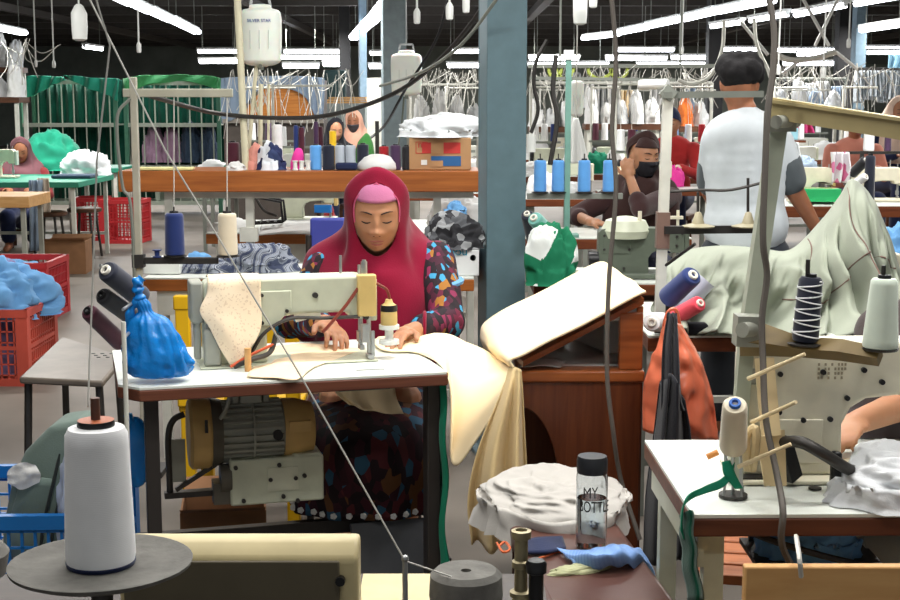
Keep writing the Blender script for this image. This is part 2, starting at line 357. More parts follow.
# ================================================================ reusable builders
def cone(loc, h, rb, rt, colour, label, d=(0, 0, 1), core=None, group=None, detail=True, cat='thread', tip=None):
    """a cone of sewing thread standing on loc along d"""
    pr = [(rb * .86, 0), (rb * .97, h * .015), (rb, h * .05), (rb * .99, h * .12), (rt * 1.02, h * .9), (rt, h * .95), (rt * .86, h * .985), (rt * .55, h * .99)]
    if not detail: return solo('thread_cone', label, cat, MB().lathe(pr, loc, d, 12), THR[colour], group)
    t = thing('thread_cone', label, cat, loc, 0, group)
    part(t, 'thread', MB().lathe(pr, (0, 0, 0), d, 28), THR[colour])
    cr = rt * .5
    part(t, 'core', MB().lathe([(cr, h * .94), (cr, h * 1.025), (cr * .9, h * 1.04), (cr * .55, h * 1.04), (cr * .5, h * 1.0), (cr * .5, h * .9)], (0, 0, 0), d, 20), core or blk)
    return t
def heap(name, c, rx, ry, h, m, label, cat, seed=0, group=None, rz=0, fold=1.0, n=64, drop=0, lump=1.0):
    """a crumpled cloth lying on a surface at c (drop: how far its edge hangs below)"""
    o = V((seed * 3.17, seed * 1.7, seed * .9)); q = MB(); M = Matrix.Rotation(rz, 3, 'Z'); N = noise.noise
    def fn(u, v):
        a = 2 * PI * u; th = min(1, v / .9) * PI / 2; st = math.sin(th) ** .85; ct = math.cos(th) ** .8 if th < PI / 2 else 0
        d = V((st * math.cos(a), st * math.sin(a), ct)); p = d * 1.25 + o
        wp = V((N(p * .9 + V((0, 0, 3))), N(p * .9 + V((5, 0, 3))), N(p * .9 + V((9, 2, 3))))) * .9
        r1 = 1 - 2.6 * math.sqrt(N(p * 1.15 + wp) ** 2 + .003); r2 = 1 - 2.6 * math.sqrt(N(p * 2.3 + wp * 1.6 + V((4, 4, 4))) ** 2 + .003)
        lo = N(p * .75 + V((0, 0, 20))); k = 1 + fold * (.13 * r1 + .085 * r2) + fold * .04 * (1 - 2.6 * math.sqrt(N(p * 4.4 + wp * 2 + V((1, 8, 2))) ** 2 + .003)) + lump * .3 * lo
        e = k if v < .9 else k * (1 + .06 * (v - .9) / .1)
        z = h * d.z * k
        if v > .8: z = max(0, z) + .012 * (1 - v) * 5 * (1 + r2) * (h > .03)
        if drop and v > .74: z -= drop * ((v - .74) / .26) ** 1.3 * (.7 + .6 * (lo + .3))
        return V(c) + M @ V((d.x * e * rx, d.y * e * ry, z))
    q.grid(fn, n, max(12, int(n * .6)), closeu=True)
    return solo(name, label, cat, q, m, group, ang=180)
def drop_legs(t, xs, ys, z, m, w=.035, brace=True):
    for x in xs:
        for y in ys: part(t, 'leg', MB().box((x, y, z / 2), (w, w, z)), m)
    if brace: part(t, 'stretcher', MB().box((0, max(ys), z * .28), (max(xs) - min(xs), w * .8, w * .8)), m)
def table(name, label, c, sx, sy, z=.76, rz=0, top=None, edge=None, leg=None, th=.035, apron=None, group=None, inset=.07):
    """table whose top is centred on c (x,y)"""
    t = thing(name, label, 'table', (c[0], c[1], 0), rz, group)
    if edge is not None:
        part(t, 'tabletop', MB().box((0, 0, z - .003), (sx - .002, sy - .002, .006)), top or formica)
        part(t, 'edge_band', MB().box((0, 0, z - .006 - (th - .006) / 2), (sx, sy, th - .006)), edge, bev=.004)
    else: part(t, 'tabletop', MB().box((0, 0, z - th / 2), (sx, sy, th)), top or wood_o, bev=.005)
    if apron: part(t, 'apron', MB().box((0, -sy / 2 + .03, z - th - .05), (sx - .1, .02, .1)), apron)
    drop_legs(t, (-sx / 2 + inset, sx / 2 - inset), (-sy / 2 + inset, sy / 2 - inset), z - th, leg or grey_paint)
    return t
def machine(label, loc, rz=0, m=None, face=None, L=.46, hgt=.27, detail=True, cat='sewing machine', group=None, wheel=True, name='sewing_machine', cw=.125, ua=.6, skip=(), bed=.02):
    """industrial lockstitch head seen from its back: column at -x, needle at +x, bed on z=0"""
    m = m or mach_cream; t = thing(name, label, cat, loc, rz, group); W = .09; x0 = -L / 2; x1 = L / 2
    part(t, 'bed', MB().box((0, 0, bed / 2 + .001), (L + .03, .17, bed)), m, bev=min(.004, bed / 3))
    # body profile in x-z : column flaring into the arm
    poly = [(x0, bed), (x0 + cw, bed), (x0 + cw - .003, hgt * ua * .66), (x0 + cw + .012, hgt * ua * .85), (x0 + cw + .04, hgt * ua * .96), (x0 + cw + .1, hgt * ua), (x1 - .06, hgt * ua), (x1 - .05, hgt * ua * .85), (x1, hgt * ua * .85), (x1, hgt * .93), (x1 - .012, hgt * .985), (x1 - .03, hgt), (x0 + .03, hgt), (x0 + .008, hgt * .975), (x0, hgt * .92)]
    bd_ = part(t, 'body', MB().prism(poly, 'y', -W / 2, W / 2), m, bev=.012 if detail else .008, seg=3)
    if detail and 'plate' not in skip:
        part(t, 'cover_plate', MB().box((x0 + .07, -W / 2 - .002, hgt * .72), (.11, .005, .09)), m, bev=.002)
        for (sx_, sz_) in ((.02, .86), (.12, .86), (.02, .58), (.12, .58), (.26, .72), (.33, .9), (L - .03, .66), (L - .03, .84), (.02, .2), (.1, .2)): part(bd_, 'screw', MB().cyl((x0 + sx_, -W / 2 - .008, hgt * sz_), (x0 + sx_, -W / 2 + .004, hgt * sz_), .0055, n=10), dsteel)
    part(t, 'face_plate', MB().box((x1 + .012, 0, hgt * .7), (.022, W * .8, hgt * .5)), face or m, bev=.004)
    nb = MB().cyl((x1 - .02, 0, .03), (x1 - .02, 0, hgt * 1.1), .004, n=8)
    part(t, 'needle_bar', nb, steel)
    pf = MB().cyl((x1 - .02, -.022, .03), (x1 - .02, -.022, hgt * .6), .005, n=8).box((x1 - .02, -.02, .032), (.012, .035, .012)).box((x1 - .02, -.012, .06), (.016, .03, .03))
    part(t, 'presser_foot', pf, steel)
    if wheel: part(t, 'handwheel', MB().lathe([(.03, 0), (.062, .004), (.068, .012), (.068, .026), (.06, .034), (.03, .034)], (x0 - .002, 0, hgt * .74), (-1, 0, 0), 24), blk)
    part(t, 'thread_post', MB().cyl((x1 - .07, .01, hgt), (x1 - .07, .01, hgt + .05), .004, n=8), steel)
    return t
def crate(name, label, c, sx, sy, h, m, rz=0, group=None):
    """slatted plastic crate, open top"""
    t = thing(name, label, 'crate', (c[0], c[1], c[2] if len(c) > 2 else 0), rz, group)
    part(t, 'base', MB().box((0, 0, .012), (sx - .02, sy - .02, .02)), m)
    for ax in (0, 1):
        for s in (-1, 1):
            q = MB(); W_ = sx if ax == 0 else sy; D = (sy if ax == 0 else sx) / 2 - .008
            def bx(u, z, du, dz, th=.014):
                q.box((u, s * D, z) if ax == 0 else (s * D, u, z), (du, th, dz) if ax == 0 else (th, du, dz))
            bx(0, h - .02, W_, .04, .026); bx(0, .02, W_, .04)
            bx(-W_ / 2 + .03, h / 2, .06, h, .018); bx(W_ / 2 - .03, h / 2, .06, h, .018)
            bx(0, h * .5, W_, .02)
            n = int(W_ / .035)
            for i in range(1, n): bx(-W_ / 2 + W_ * i / n, h / 2, .008, h * .96, .008)
            for i in range(1, 7): bx(0, h * i / 7, W_, .007, .008)
            part(t, 'side_panel', q, m)
    return t
def carton(name, label, c, sx, sy, h, m=None, rz=0, open_=False, group=None):
    t = thing(name, label, 'box', c, rz, group)
    if open_:
        q = MB().box((0, 0, .004), (sx, sy, .008))
        for s in (-1, 1): q.box((0, s * sy / 2, h / 2), (sx, .006, h)).box((s * sx / 2, 0, h / 2), (.006, sy, h))
        part(t, 'body', q, m or card)
        for s in (-1, 1):
            part(t, 'flap', MB().bar((-sx / 2, s * sy / 2, h), (sx / 2, s * sy / 2, h), .005).add([(-sx / 2, s * sy / 2, h), (sx / 2, s * sy / 2, h), (sx / 2, s * (sy / 2 + .07), h + .03), (-sx / 2, s * (sy / 2 + .07), h + .03)], [(0, 1, 2, 3)]), m or card)
    else:
        part(t, 'body', MB().box((0, 0, h / 2), (sx, sy, h)), m or card, bev=.004)
        part(t, 'tape', MB().box((0, 0, h), (sx * 1.003, .05, .003)), mat('packing_tape', (190, 160, 116), .4, var=0))
    return t
def cable(name, label, pts, r, m, cat='cable', group=None, n=40, smooth=True):
    return solo(name, label, cat, MB().tube(smoothpath(pts, n) if smooth else pts, r, 6), m, group)
def plug(px, py0, py1, Y, label, cord_top=None, r=None):
    """white hanging plug socket on a cord from the roof"""
    a, b = P(px, py0, Y), P(px, py1, Y); t = thing('hanging_socket', label, 'socket', b); L = a.z - b.z; r = r or L * .22
    part(t, 'body', MB().lathe([(r * .5, 0), (r * .9, L * .05), (r, L * .3), (r, L * .75), (r * .55, L * .95), (r * .3, L)], (0, 0, 0), n=14), wht)
    part(t, 'cord', MB().tube([(0, 0, L * .98), (.004, 0, (3.25 - b.z + L) / 2), (0, 0, 3.25 - b.z)], .006, 6), wht)
    return t
def strand(label, pts, r=.0016, m=None, name='thread_strand', cat='thread', group=None, smooth=False):
    return solo(name, label, cat, MB().tube(smoothpath(pts, 16) if smooth else pts, r, 5), m or string_m, group)

# ---------------------------------------------------------------- people
GA = []   # face features: x, z, amplitude (towards -y), sx, sz
for s in (-1, 1): GA += [(s * .0155, -.036, .0105, .009, .008), (s * .031, .006, -.012, .017, .012), (s * .031, .004, .0075, .013, .008), (s * .029, .027, .005, .02, .007), (s * .042, -.028, .004, .02, .02)]
GA += [(0, -.032, .019, .013, .012), (0, -.006, .0095, .010, .02), (0, -.063, .0085, .022, .006), (0, -.074, .0095, .018, .0065), (0, -.0685, -.004, .02, .002), (0, -.1, .008, .018, .012)]
def fy(x, z):
    k = 1 - .19 * max(0, -z / .118) ** 2
    q = 1 - (x / (.076 * k)) ** 2 - (z / .12) ** 2
    y = -.093 * math.sqrt(max(q, 0)) ** .8
    for (gx, gz, a, sx, sz) in GA: y -= a * math.exp(-((x - gx) / sx) ** 2 - ((z - gz) / sz) ** 2)
    return y
def head_mesh(mb, hc, M, n=56, m=48):
    vs = []; fs = []
    for j in range(m + 1):
        t = PI * j / m; z = .12 * math.cos(t); st = math.sin(t)
        for k in range(n):
            a = 2 * PI * k / n; kx = 1 - .19 * max(0, -z / .118) ** 2
            x = .076 * kx * st * math.cos(a); y = .1 * st * math.sin(a)
            if y < 0: y = fy(x, z) if st > .02 else 0
            else: y = y * (1 - .25 * max(0, -z / .12))
            vs.append(V(hc) + M @ V((x, y, z)))
    for j in range(m):
        for k in range(n):
            k2 = (k + 1) % n; fs.append((j * n + k, (j + 1) * n + k, (j + 1) * n + k2, j * n + k2))
    mb.add(vs, fs)
    for s in (-1, 1): mb.ell(V(hc) + M @ V((s * .077, .012, -.005)), (.009, .018, .03), M, 10, 8)
def face_bits(par, hc, M, mask=None, lids=True):
    def fp(x, z, o=.002): return V(hc) + M @ V((x, fy(x, z) - o, z))
    for s in (-1, 1):
        part(par, 'eyebrow', MB().tube([fp(s * (.013 + .036 * i / 6), .024 + .006 * math.sin(PI * i / 6 * .8), .0015) for i in range(7)], 0, 6, rr=[.0014, .0022, .0026, .0026, .0022, .0016, .0009]), mat('brow_hair', (44, 30, 26), .8, var=0), world=True)
        part(par, 'eye', MB().tube([fp(s * (.018 + .028 * i / 6), -.001 - .004 * math.sin(PI * i / 6), .001) for i in range(7)], 0, 6, rr=[.001, .0018, .0022, .0024, .0022, .002, .0012]), mat('lash', (38, 24, 22), .7, var=0), world=True)
    if not mask:
        for s in (-1, 1): part(par, 'nostril', MB().ell(fp(s * .0085, -.0435, -.0015), (.004, .003, .0022), M, 8, 6), mat('nostril_dark', (84, 46, 38), .8, var=0), world=True)
    if mask:
        q = MB()
        def fn(u, v):
            x = (u - .5) * .142; z = -.018 - .1 * v; xx = max(-.071, min(.071, x)); w = 1 - .2 * v
            return V(hc) + M @ V((xx * w, min(fy(xx * w * .94, z) - .010, -.02) , z))
        part(par, 'face_mask', q.grid(fn, 19, 13), mask, world=True, solid=.003)
    else:
        q = MB(); q.tube([fp(-.021 + .042 * i / 8, -.064 + .002 * math.sin(PI * i / 8), .0006) for i in range(9)], 0, 6, rr=[.0008, .002, .003, .0034, .003, .0034, .003, .002, .0008])
        q.tube([fp(-.018 + .036 * i / 8, -.0735, .0004) for i in range(9)], 0, 6, rr=[.0008, .0024, .0036, .004, .0042, .004, .0036, .0024, .0008])
        part(par, 'lips', q, mat('lip_skin', (158, 92, 84), .5, var=0), world=True)
def hand(mb, w, d, nrm, side, curl=.5, s=1.0, spread=.12, thumb=1.0):
    """wrist w, pointing d, back of hand facing nrm, thumb on side*lat"""
    d = V(d).normalized(); nrm = V(nrm); nrm = (nrm - d * nrm.dot(d)).normalized(); lat = d.cross(nrm) * side
    X = Matrix((lat, d, nrm)).transposed(); w = V(w)
    mb.ell(w + d * .045 * s, (.040 * s, .052 * s, .0145 * s), X, 14, 10)
    mb.limb([w - d * .02 * s, w + d * .03 * s], [.0235 * s, .026 * s], 10)
    for i, (off, L) in enumerate(((.030, .070), (.010, .080), (-.0105, .075), (-.029, .058))):
        p = w + d * (.078 - .006 * abs(i - 1)) * s + lat * off * s; a = (spread * (1.2 - i)) * .5; pts = [p]; dd = (d + lat * a).normalized(); ang = 0
        for k, f in enumerate((.45, .31, .24)):
            ang += curl * (.55, .75, .6)[k]; q = dd * math.cos(ang) - nrm * math.sin(ang); p = p + q * L * f * s; pts.append(p)
        mb.limb([w + d * .04 * s + lat * off * .8 * s] + pts, [.010 * s, .0098 * s, .0088 * s, .0078 * s, .0066 * s], 10)
    p = w + d * .022 * s + lat * .026 * s; t1 = (d * .62 + lat * .72 - nrm * .25).normalized(); t2 = (d * .9 + lat * .3 - nrm * .35).normalized()
    mb.limb([w + d * .01 * s + lat * .01 * s, p, p + t1 * .036 * s, p + t1 * .036 * s + t2 * .03 * s], [.014 * s, .0125 * s, .0105 * s, .008 * s], 10)
def hijab(par, hc, M, chest, m, width=.2, hem=.0, back=.16, seed=0, open_w=1.0, world=True, fold=.012, front=-.14, raise_=0):
    """scarf: from the face opening over the head and down to the hem; chest = base of the neck"""
    hc = V(hc); ch = V(chest)
    def h(x, y, z): return hc + M @ V((x, y, z))
    def b(x, y, z): return ch + V((x, y, z))
    K = [[h(0, -.07, -.117), h(0, -.1, -.145), b(0, front * 1.06, -.07), b(0, front * 1.06, -.17), b(0, front * 1.04, -.31 + hem)],
         [h(.045 * open_w, -.05, -.088), h(.07, -.065, -.125), b(.105, front * .74, -.05), b(.15, front * .82, -.14), b(.17, front * .88, -.29 + hem)],
         [h(.0665 * open_w, -.05, -.012), h(.087, -.028, -.025), h(.108, .0, -.115), b(width, .0, -.012 + raise_), b(width * 1.1, -.005, -.22 + hem)],
         [h(.061 * open_w, -.05, .06), h(.09, -.012, .085), h(.102, .06, -.04), b(width * .8, .1, -.01), b(width * .9, back * .9, -.22 + hem)],
         [h(0, -.055, .111), h(0, -.015, .15), h(0, .125, .05), b(0, back * .8, .02), b(0, back, -.25 + hem)]]
    def mir(L): return [V((2 * (hc.x if i < 2 else ch.x) - q.x, q.y, q.z)) for i, q in enumerate(L)]
    ring = K + [mir(K[3]), mir(K[2]), mir(K[1])]; n8 = 8
    def per(i, u):
        t = (u % 1) * n8; k = int(t) % n8; f = t - int(t); z, a_, b_, c_ = [ring[(k + j) % n8][i] for j in (-1, 0, 1, 2)]
        return .5 * (2 * a_ + (b_ - z) * f + (2 * z - 5 * a_ + 4 * b_ - c_) * f * f + (3 * a_ - z - 3 * b_ + c_) * f ** 3)
    def fn(u, v):
        s = 1 if u < .5 else -1; a = u * 2 if u < .5 else 2 - 2 * u
        p = cr1([per(i, u) for i in range(5)], v)
        f = max(0, v - .3) / .7
        w_ = fold * f * (math.sin(a * 18 + 2.2 * math.sin(v * 3 + seed) + s) + .6 * noise.noise(V((a * 9 * s, v * 2.5, seed))))
        dr = V((p.x - ch.x, p.y - ch.y, 0)); dr = dr.normalized() if dr.length > 1e-4 else V((0, -1, 0))
        return p + dr * w_
    return part(par, 'hijab', MB().grid(fn, 96, 44, closeu=True), m, world=world, solid=.004, ang=180)
def torso(mb, pel, chest, neck, wS=.165, g=0, wW=.13):
    mb.ell(pel, (.16 + g, .13 + g, .13 + g)); pel, chest, neck = V(pel), V(chest), V(neck)
    for i in range(9):
        t = i / 8; c = pel.lerp(chest, t); w = (.155, .145, wW, wW + .005, .145)[min(4, i // 2)]
        mb.ell(c, (w + g, .105 + g, .1), n=16, m=8)
    mb.ell(chest + V((0, 0, .05)), (wS + g, .1 + g, .1 + g)); mb.limb([chest + V((0, 0, .06)), neck], [.07 + g, .052 + g])
def figure(label, loc, rz=0, pitch=15, yaw=0, hij=None, top=brown_fab, sk=skin, mask=None, arms=None, under=None, hair=None, hip=.52, lean=.08, bottom=None, sc_=1, vox=.008, group=None, legs=True, sl=.12, seat=None):
    """seated sewing worker facing local -y"""
    t = thing('person', label, 'person', loc, rz, group)
    if seat:
        s_ = thing('stool', 'plain wooden stool under the ' + seat, 'stool', (loc[0], loc[1], 0), rz); hs = hip - .15
        part(s_, 'seat', MB().box((0, .02, hs - .02), (.34, .32, .04)), wood_d, bev=.006)
        for a_ in (-.13, .13):
            for b_ in (-.11, .15): part(s_, 'leg', MB().box((a_, b_, (hs - .04) / 2), (.035, .035, hs - .04)), wood_d)
    pel = V((0, .02, hip)); ch = V((0, -lean * .7, hip + .37)); nk = V((0, -lean, hip + .52)); hc = V((0, -lean - .045, hip + .645))
    M = Matrix.Rotation(R(yaw), 3, 'Z') @ Matrix.Rotation(R(pitch), 3, 'X')
    A = arms or [((-.19, -lean, hip + .41), (-.25, -.16, hip + .2), (-.12, -.36, hip + .27)), ((.19, -lean, hip + .41), (.25, -.16, hip + .2), (.12, -.36, hip + .27))]
    bd = MB(); head_mesh(bd, hc, M, 40, 36); torso(bd, pel, ch, nk); bd.limb([nk - V((0, 0, .05)), hc + M @ V((0, .02, -.07))], [.055, .052])
    for i, (s, e, w_, *hd) in enumerate(A):
        bd.limb([s, e, w_], [.052, .042, .026]); dr = V(w_) - V(e)
        if hd: hand(bd, w_, hd[0], hd[1], hd[2], hd[3])
        else: hand(bd, w_, (dr.x * .6, dr.y, dr.z * .3), (0, 0, 1), -1 if i == 1 else 1, .45)
    if legs:
        for s in (-1, 1):
            bd.limb([(s * .09, 0, hip), (s * .12, -.42, hip), (s * .12, -.4, .09)], [.085, .06, .04]); bd.limb([(s * .12, -.38, .05), (s * .13, -.55, .03)], [.04, .03])
    part(t, 'body', bd, sk, remesh=vox, smo=2)
    sh = MB(); torso(sh, pel, ch, nk - V((0, 0, .03)), g=.016)
    for s, e, w_, *_ in A: s, e, w_ = V(s), V(e), V(w_); sh.limb([s, e, w_.lerp(e, sl)], [.07, .056, .042 + .012 * (sl > .5)])
    part(t, 'blouse', sh, top, remesh=.012, smo=4)
    if legs:
        tr = MB(); tr.ell((0, 0, hip - .02), (.185, .16, .14))
        for s in (-1, 1): tr.limb([(s * .09, 0, hip), (s * .12, -.42, hip), (s * .12, -.4, .14)], [.11, .085, .075])
        part(t, 'trousers', tr, bottom or navy_fab, remesh=.016, smo=4)
    # the face helpers work in world space: move them by the thing's own frame
    def tr_(o): return o
    face_bits_local(t, hc, M, mask)
    if hij: hijab(t, hc, M, nk - V((0, 0, .03)), hij, world=False, seed=len(label))
    if under: undercap(t, hc, M, under)
    if hair:
        q = MB(); hair_shell(q, hc, M); part(t, 'hair', q, hair, ang=180)
    return t
def hair_shell(q, hc, M, puff=1.0):
    def fn(u, v):
        a = 2 * PI * u; th = v * PI * (.36 + .30 * (.5 + .5 * math.sin(a)))
        n_ = V((math.sin(th) * math.cos(a), math.sin(th) * math.sin(a), math.cos(th)))
        r = V((.086 * n_.x, .11 * n_.y, .132 * n_.z)) * puff
        return V(hc) + M @ (r * (1 + .03 * noise.noise(n_ * 9)))
    q.grid(fn, 40, 18, closeu=True)
def undercap(par, hc, M, m, world=False):
    def fn(u, v):
        a = PI + PI * u; th = R(2) + v * R(60)
        x = .0785 * math.sin(th) * math.cos(a); z = .123 * math.cos(th)
        y = fy(x * .965, z * .975) - .004 if math.sin(a) < -.02 else -.01
        return V(hc) + M @ V((x, y, z))
    return part(par, 'undercap', MB().grid(fn, 33, 14), m, world=world, solid=.003)
def face_bits_local(t, hc, M, mask):
    global part
    keep = part
    def lp(par, name, mb, m, label=None, world=False, **k): return keep(par, name, mb, m, label, False, **k)
    part = lp
    try: face_bits(t, hc, M, mask)
    finally: part = keep
# ================================================================ the woman's workstation
A_ = G(119, 389, .76); MX = .037; B_ = G(447, 372, .76); rzT = math.atan2(B_.y - A_.y, B_.x - A_.x); LT = (B_ - A_).length
XT = V((math.cos(rzT), math.sin(rzT), 0)); YT = V((-math.sin(rzT), math.cos(rzT), 0)); DT = .56
cT = (A_ + B_) / 2 + YT * DT / 2
def T(x, y, z=0): return V((cT.x, cT.y, 0)) + XT * x + YT * y + V((0, 0, z))     # table frame -> world
t = thing('sewing_table', 'white-topped sewing table the woman in maroon works at', 'table', (cT.x, cT.y, 0), rzT)
part(t, 'tabletop', MB().prism([(-LT / 2, -DT / 2 + .06), (-LT / 2 + .05, -DT / 2), (LT / 2, -DT / 2), (LT / 2, DT / 2), (-LT / 2, DT / 2)], 'z', .754, .76), formica)
part(t, 'edge_band', MB().prism([(-LT / 2 - .002, -DT / 2 + .06), (-LT / 2 + .05, -DT / 2 - .002), (LT / 2 + .002, -DT / 2 - .002), (LT / 2 + .002, DT / 2), (-LT / 2, DT / 2)], 'z', .724, .753), edgew, bev=.003)
part(t, 'chipboard_edge', MB().box((LT / 2 + .0005, -DT / 2 + .05, .742), (.006, .1, .03)), card, label='bare chipboard edge of the tabletop')
part(t, 'slot_plate', MB().box((.232, -.2, .7605), (.075, .008, .002)), steel)
for x in (-LT / 2 + .08, LT / 2 - .022): part(t, 'leg', MB().box((x, -.2, .362), (.036, .05, .724)), paint('dark_leg', (48, 44, 42)), bev=.003)
for x in (-LT / 2 + .08, LT / 2 - .03): part(t, 'foot_bar', MB().box((x, 0, .03), (.045, .5, .05)), paint('dark_leg', (48, 44, 42)))
part(t, 'stretcher', MB().box((0, .25, .2), (LT - .1, .03, .04)), paint('dark_leg', (48, 44, 42)))
part(t, 'drawer_rail', MB().box((.227, -.12, .708), (.14, .05, .028)), grey_paint)
solo('cloth_strip', 'dark green cloth wrapped round the right leg of the woman\'s table', 'cloth', MB().sheet([[T(LT / 2 - .012, -.235, .735), T(LT / 2 - .005, -.24, .5), T(LT / 2 - .01, -.24, .25), T(LT / 2 - .01, -.24, .08)], [T(LT / 2 + .004, -.24, .735), T(LT / 2 + .008, -.25, .5), T(LT / 2 + .008, -.25, .25), T(LT / 2 + .05, -.3, .03)], [T(LT / 2 + .006, -.16, .735), T(LT / 2 + .01, -.15, .5), T(LT / 2 + .014, -.15, .25), T(LT / 2 + .12, -.2, .02)]], 16, 30, lambda u, v, q: V((.004 * math.sin(v * 20), .004 * math.sin(v * 13 + u * 4), 0))), green_fab, solid=.004)

# machine head
mh = machine('pale green sewing machine head on the woman\'s table', T(MX, -.005, .7605), rzT, mach, mach, L=.452, bed=.004, hgt=.235, cw=.17, ua=.57, skip=('plate',), wheel=False)
x1 = .226; x0 = -.226
part(mh, 'end_housing', MB().box((x0 - .017, 0, .175), (.034, .1, .11)).box((x0 - .017, -.03, .08), (.02, .02, .12)).box((x0 + .01, -.05, .07), (.012, .02, .1)), motor_grey, bev=.006)
part(mh, 'cover_plate', MB().prism([(x0 + .145, .2), (x0 + .235, .2), (x0 + .235, .15), (x0 + .19, .105), (x0 + .145, .105)], 'y', -.05, -.043), mach, bev=.002)
mbody = [c for c in mh.children if c.name.startswith('body')][0]
for (a, b) in ((.155, .19), (.155, .115), (.222, .145), (.3, .185), (.44, .12), (.45, .16)): part(mbody, 'screw', MB().cyl((x0 + a, -.056, b), (x0 + a, -.043, b), .005 if a < .29 else .008, n=10), dsteel)
part(mh, 'needle_cover', MB().box((x1 - .01, -.048, .18), (.052, .03, .115)), mach_tan, label='yellowed needle cover', bev=.004)
part(mh, 'top_pin', MB().cyl((x1 - .012, -.03, .235), (x1 - .012, -.03, .27), .009).cyl((x1 - .012, -.03, .27), (x1 - .012, -.03, .275), .006), steel)
q = MB().cyl((x1 - .004, -.05, .12), (x1 - .004, -.05, .02), .006).box((x1 - .014, -.05, .075), (.02, .02, .05)).box((x1 + .006, -.05, .045), (.01, .012, .07)).box((x1 - .004, -.06, .012), (.016, .04, .01))
part(mh, 'presser_bar', q, steel)
part(mh, 'oil_tube', MB().tube(smoothpath([(x1 - .035, -.055, .2), (x1 - .07, -.062, .155), (x1 - .12, -.065, .1), (x1 - .135, -.06, .085)], 16), .005, 8), plas('red_brown_tube', (120, 52, 40)))
part(mh, 'oil_tube', MB().tube(smoothpath([(x1 + .02, -.04, .21), (x1 + .05, -.04, .19), (x1 + .06, -.04, .145)], 14), .004, 8), plas('red_brown_tube', (120, 52, 40)))
part(mh, 'belt_cover', MB().box((x0 + .02, -.055, .055), (.045, .03, .1)), motor_grey, bev=.006)
part(mh, 'arm_hose', MB().tube(smoothpath([(x0 + .12, -.06, .03), (x0 + .16, -.062, .09), (x0 + .23, -.06, .125), (x1 - .13, -.055, .122), (x1 - .03, -.052, .122)], 24), .005, 8), dsteel)
part(mh, 'bobbin_winder', MB().lathe([(.028, 0), (.028, .012), (.012, .014), (.012, .04), (.028, .042), (.028, .054)], (x1 + .055, -.04, .04), n=20), wht)
part(mh, 'thread_bottle', MB().lathe([(.021, .05), (.023, .055), (.023, .09), (.022, .1), (.021, .108), (.012, .115), (.009, .125)], (x1 + .055, -.04, .04), n=20), mach_tan)
part(mh, 'bottle_collar', MB().lathe([(.0235, .092), (.024, .1), (.0225, .109)], (x1 + .055, -.04, .04), n=20), blk)
part(mh, 'wooden_peg', MB().cyl((x0 + .105, -.13, 0), (x0 + .105, -.13, .062), .009), wood_l)
part(mh, 'cable_bundle', MB().tube(smoothpath([(x0 + .07, -.11, .01), (x0 + .12, -.12, .03), (x0 + .17, -.085, .04), (x0 + .19, -.07, .09)], 16), .007, 8), dsteel)
part(mh, 'cable_bundle', MB().tube(smoothpath([(x0 + .06, -.12, .012), (x0 + .11, -.1, .035), (x0 + .18, -.08, .06)], 14), .004, 8), plas('orange_wire', (190, 84, 50)))
# dotted fabric piece thrown over the machine column
def TM(x, y, z): return T(MX + x, -.005 + y, .761 + z)
solo('fabric_piece', 'dotted cream fabric piece thrown over the machine column', 'cloth', MB().sheet([
    [TM(x0 + .015, .03, .236), TM(x0 + .015, -.01, .243), TM(x0 + .012, -.051, .235), TM(x0 + .008, -.058, .2), TM(x0 - .012, -.068, .155), TM(x0 + .012, -.075, .11), TM(x0 + .04, -.08, .05), TM(x0 + .062, -.085, .012)],
    [TM(x0 + .05, .03, .238), TM(x0 + .05, -.01, .244), TM(x0 + .05, -.052, .236), TM(x0 + .05, -.066, .2), TM(x0 + .04, -.074, .155), TM(x0 + .05, -.084, .11), TM(x0 + .075, -.088, .05), TM(x0 + .085, -.09, .02)],
    [TM(x0 + .1, .03, .238), TM(x0 + .1, -.01, .244), TM(x0 + .1, -.052, .236), TM(x0 + .1, -.06, .2), TM(x0 + .1, -.066, .155), TM(x0 + .1, -.074, .11), TM(x0 + .11, -.082, .065), TM(x0 + .1, -.086, .034)],
    [TM(x0 + .15, .03, .236), TM(x0 + .152, -.01, .243), TM(x0 + .152, -.052, .235), TM(x0 + .152, -.056, .2), TM(x0 + .152, -.06, .155), TM(x0 + .15, -.068, .11), TM(x0 + .135, -.078, .075), TM(x0 + .115, -.084, .05)]], 30, 40), dot_fab, solid=.003)
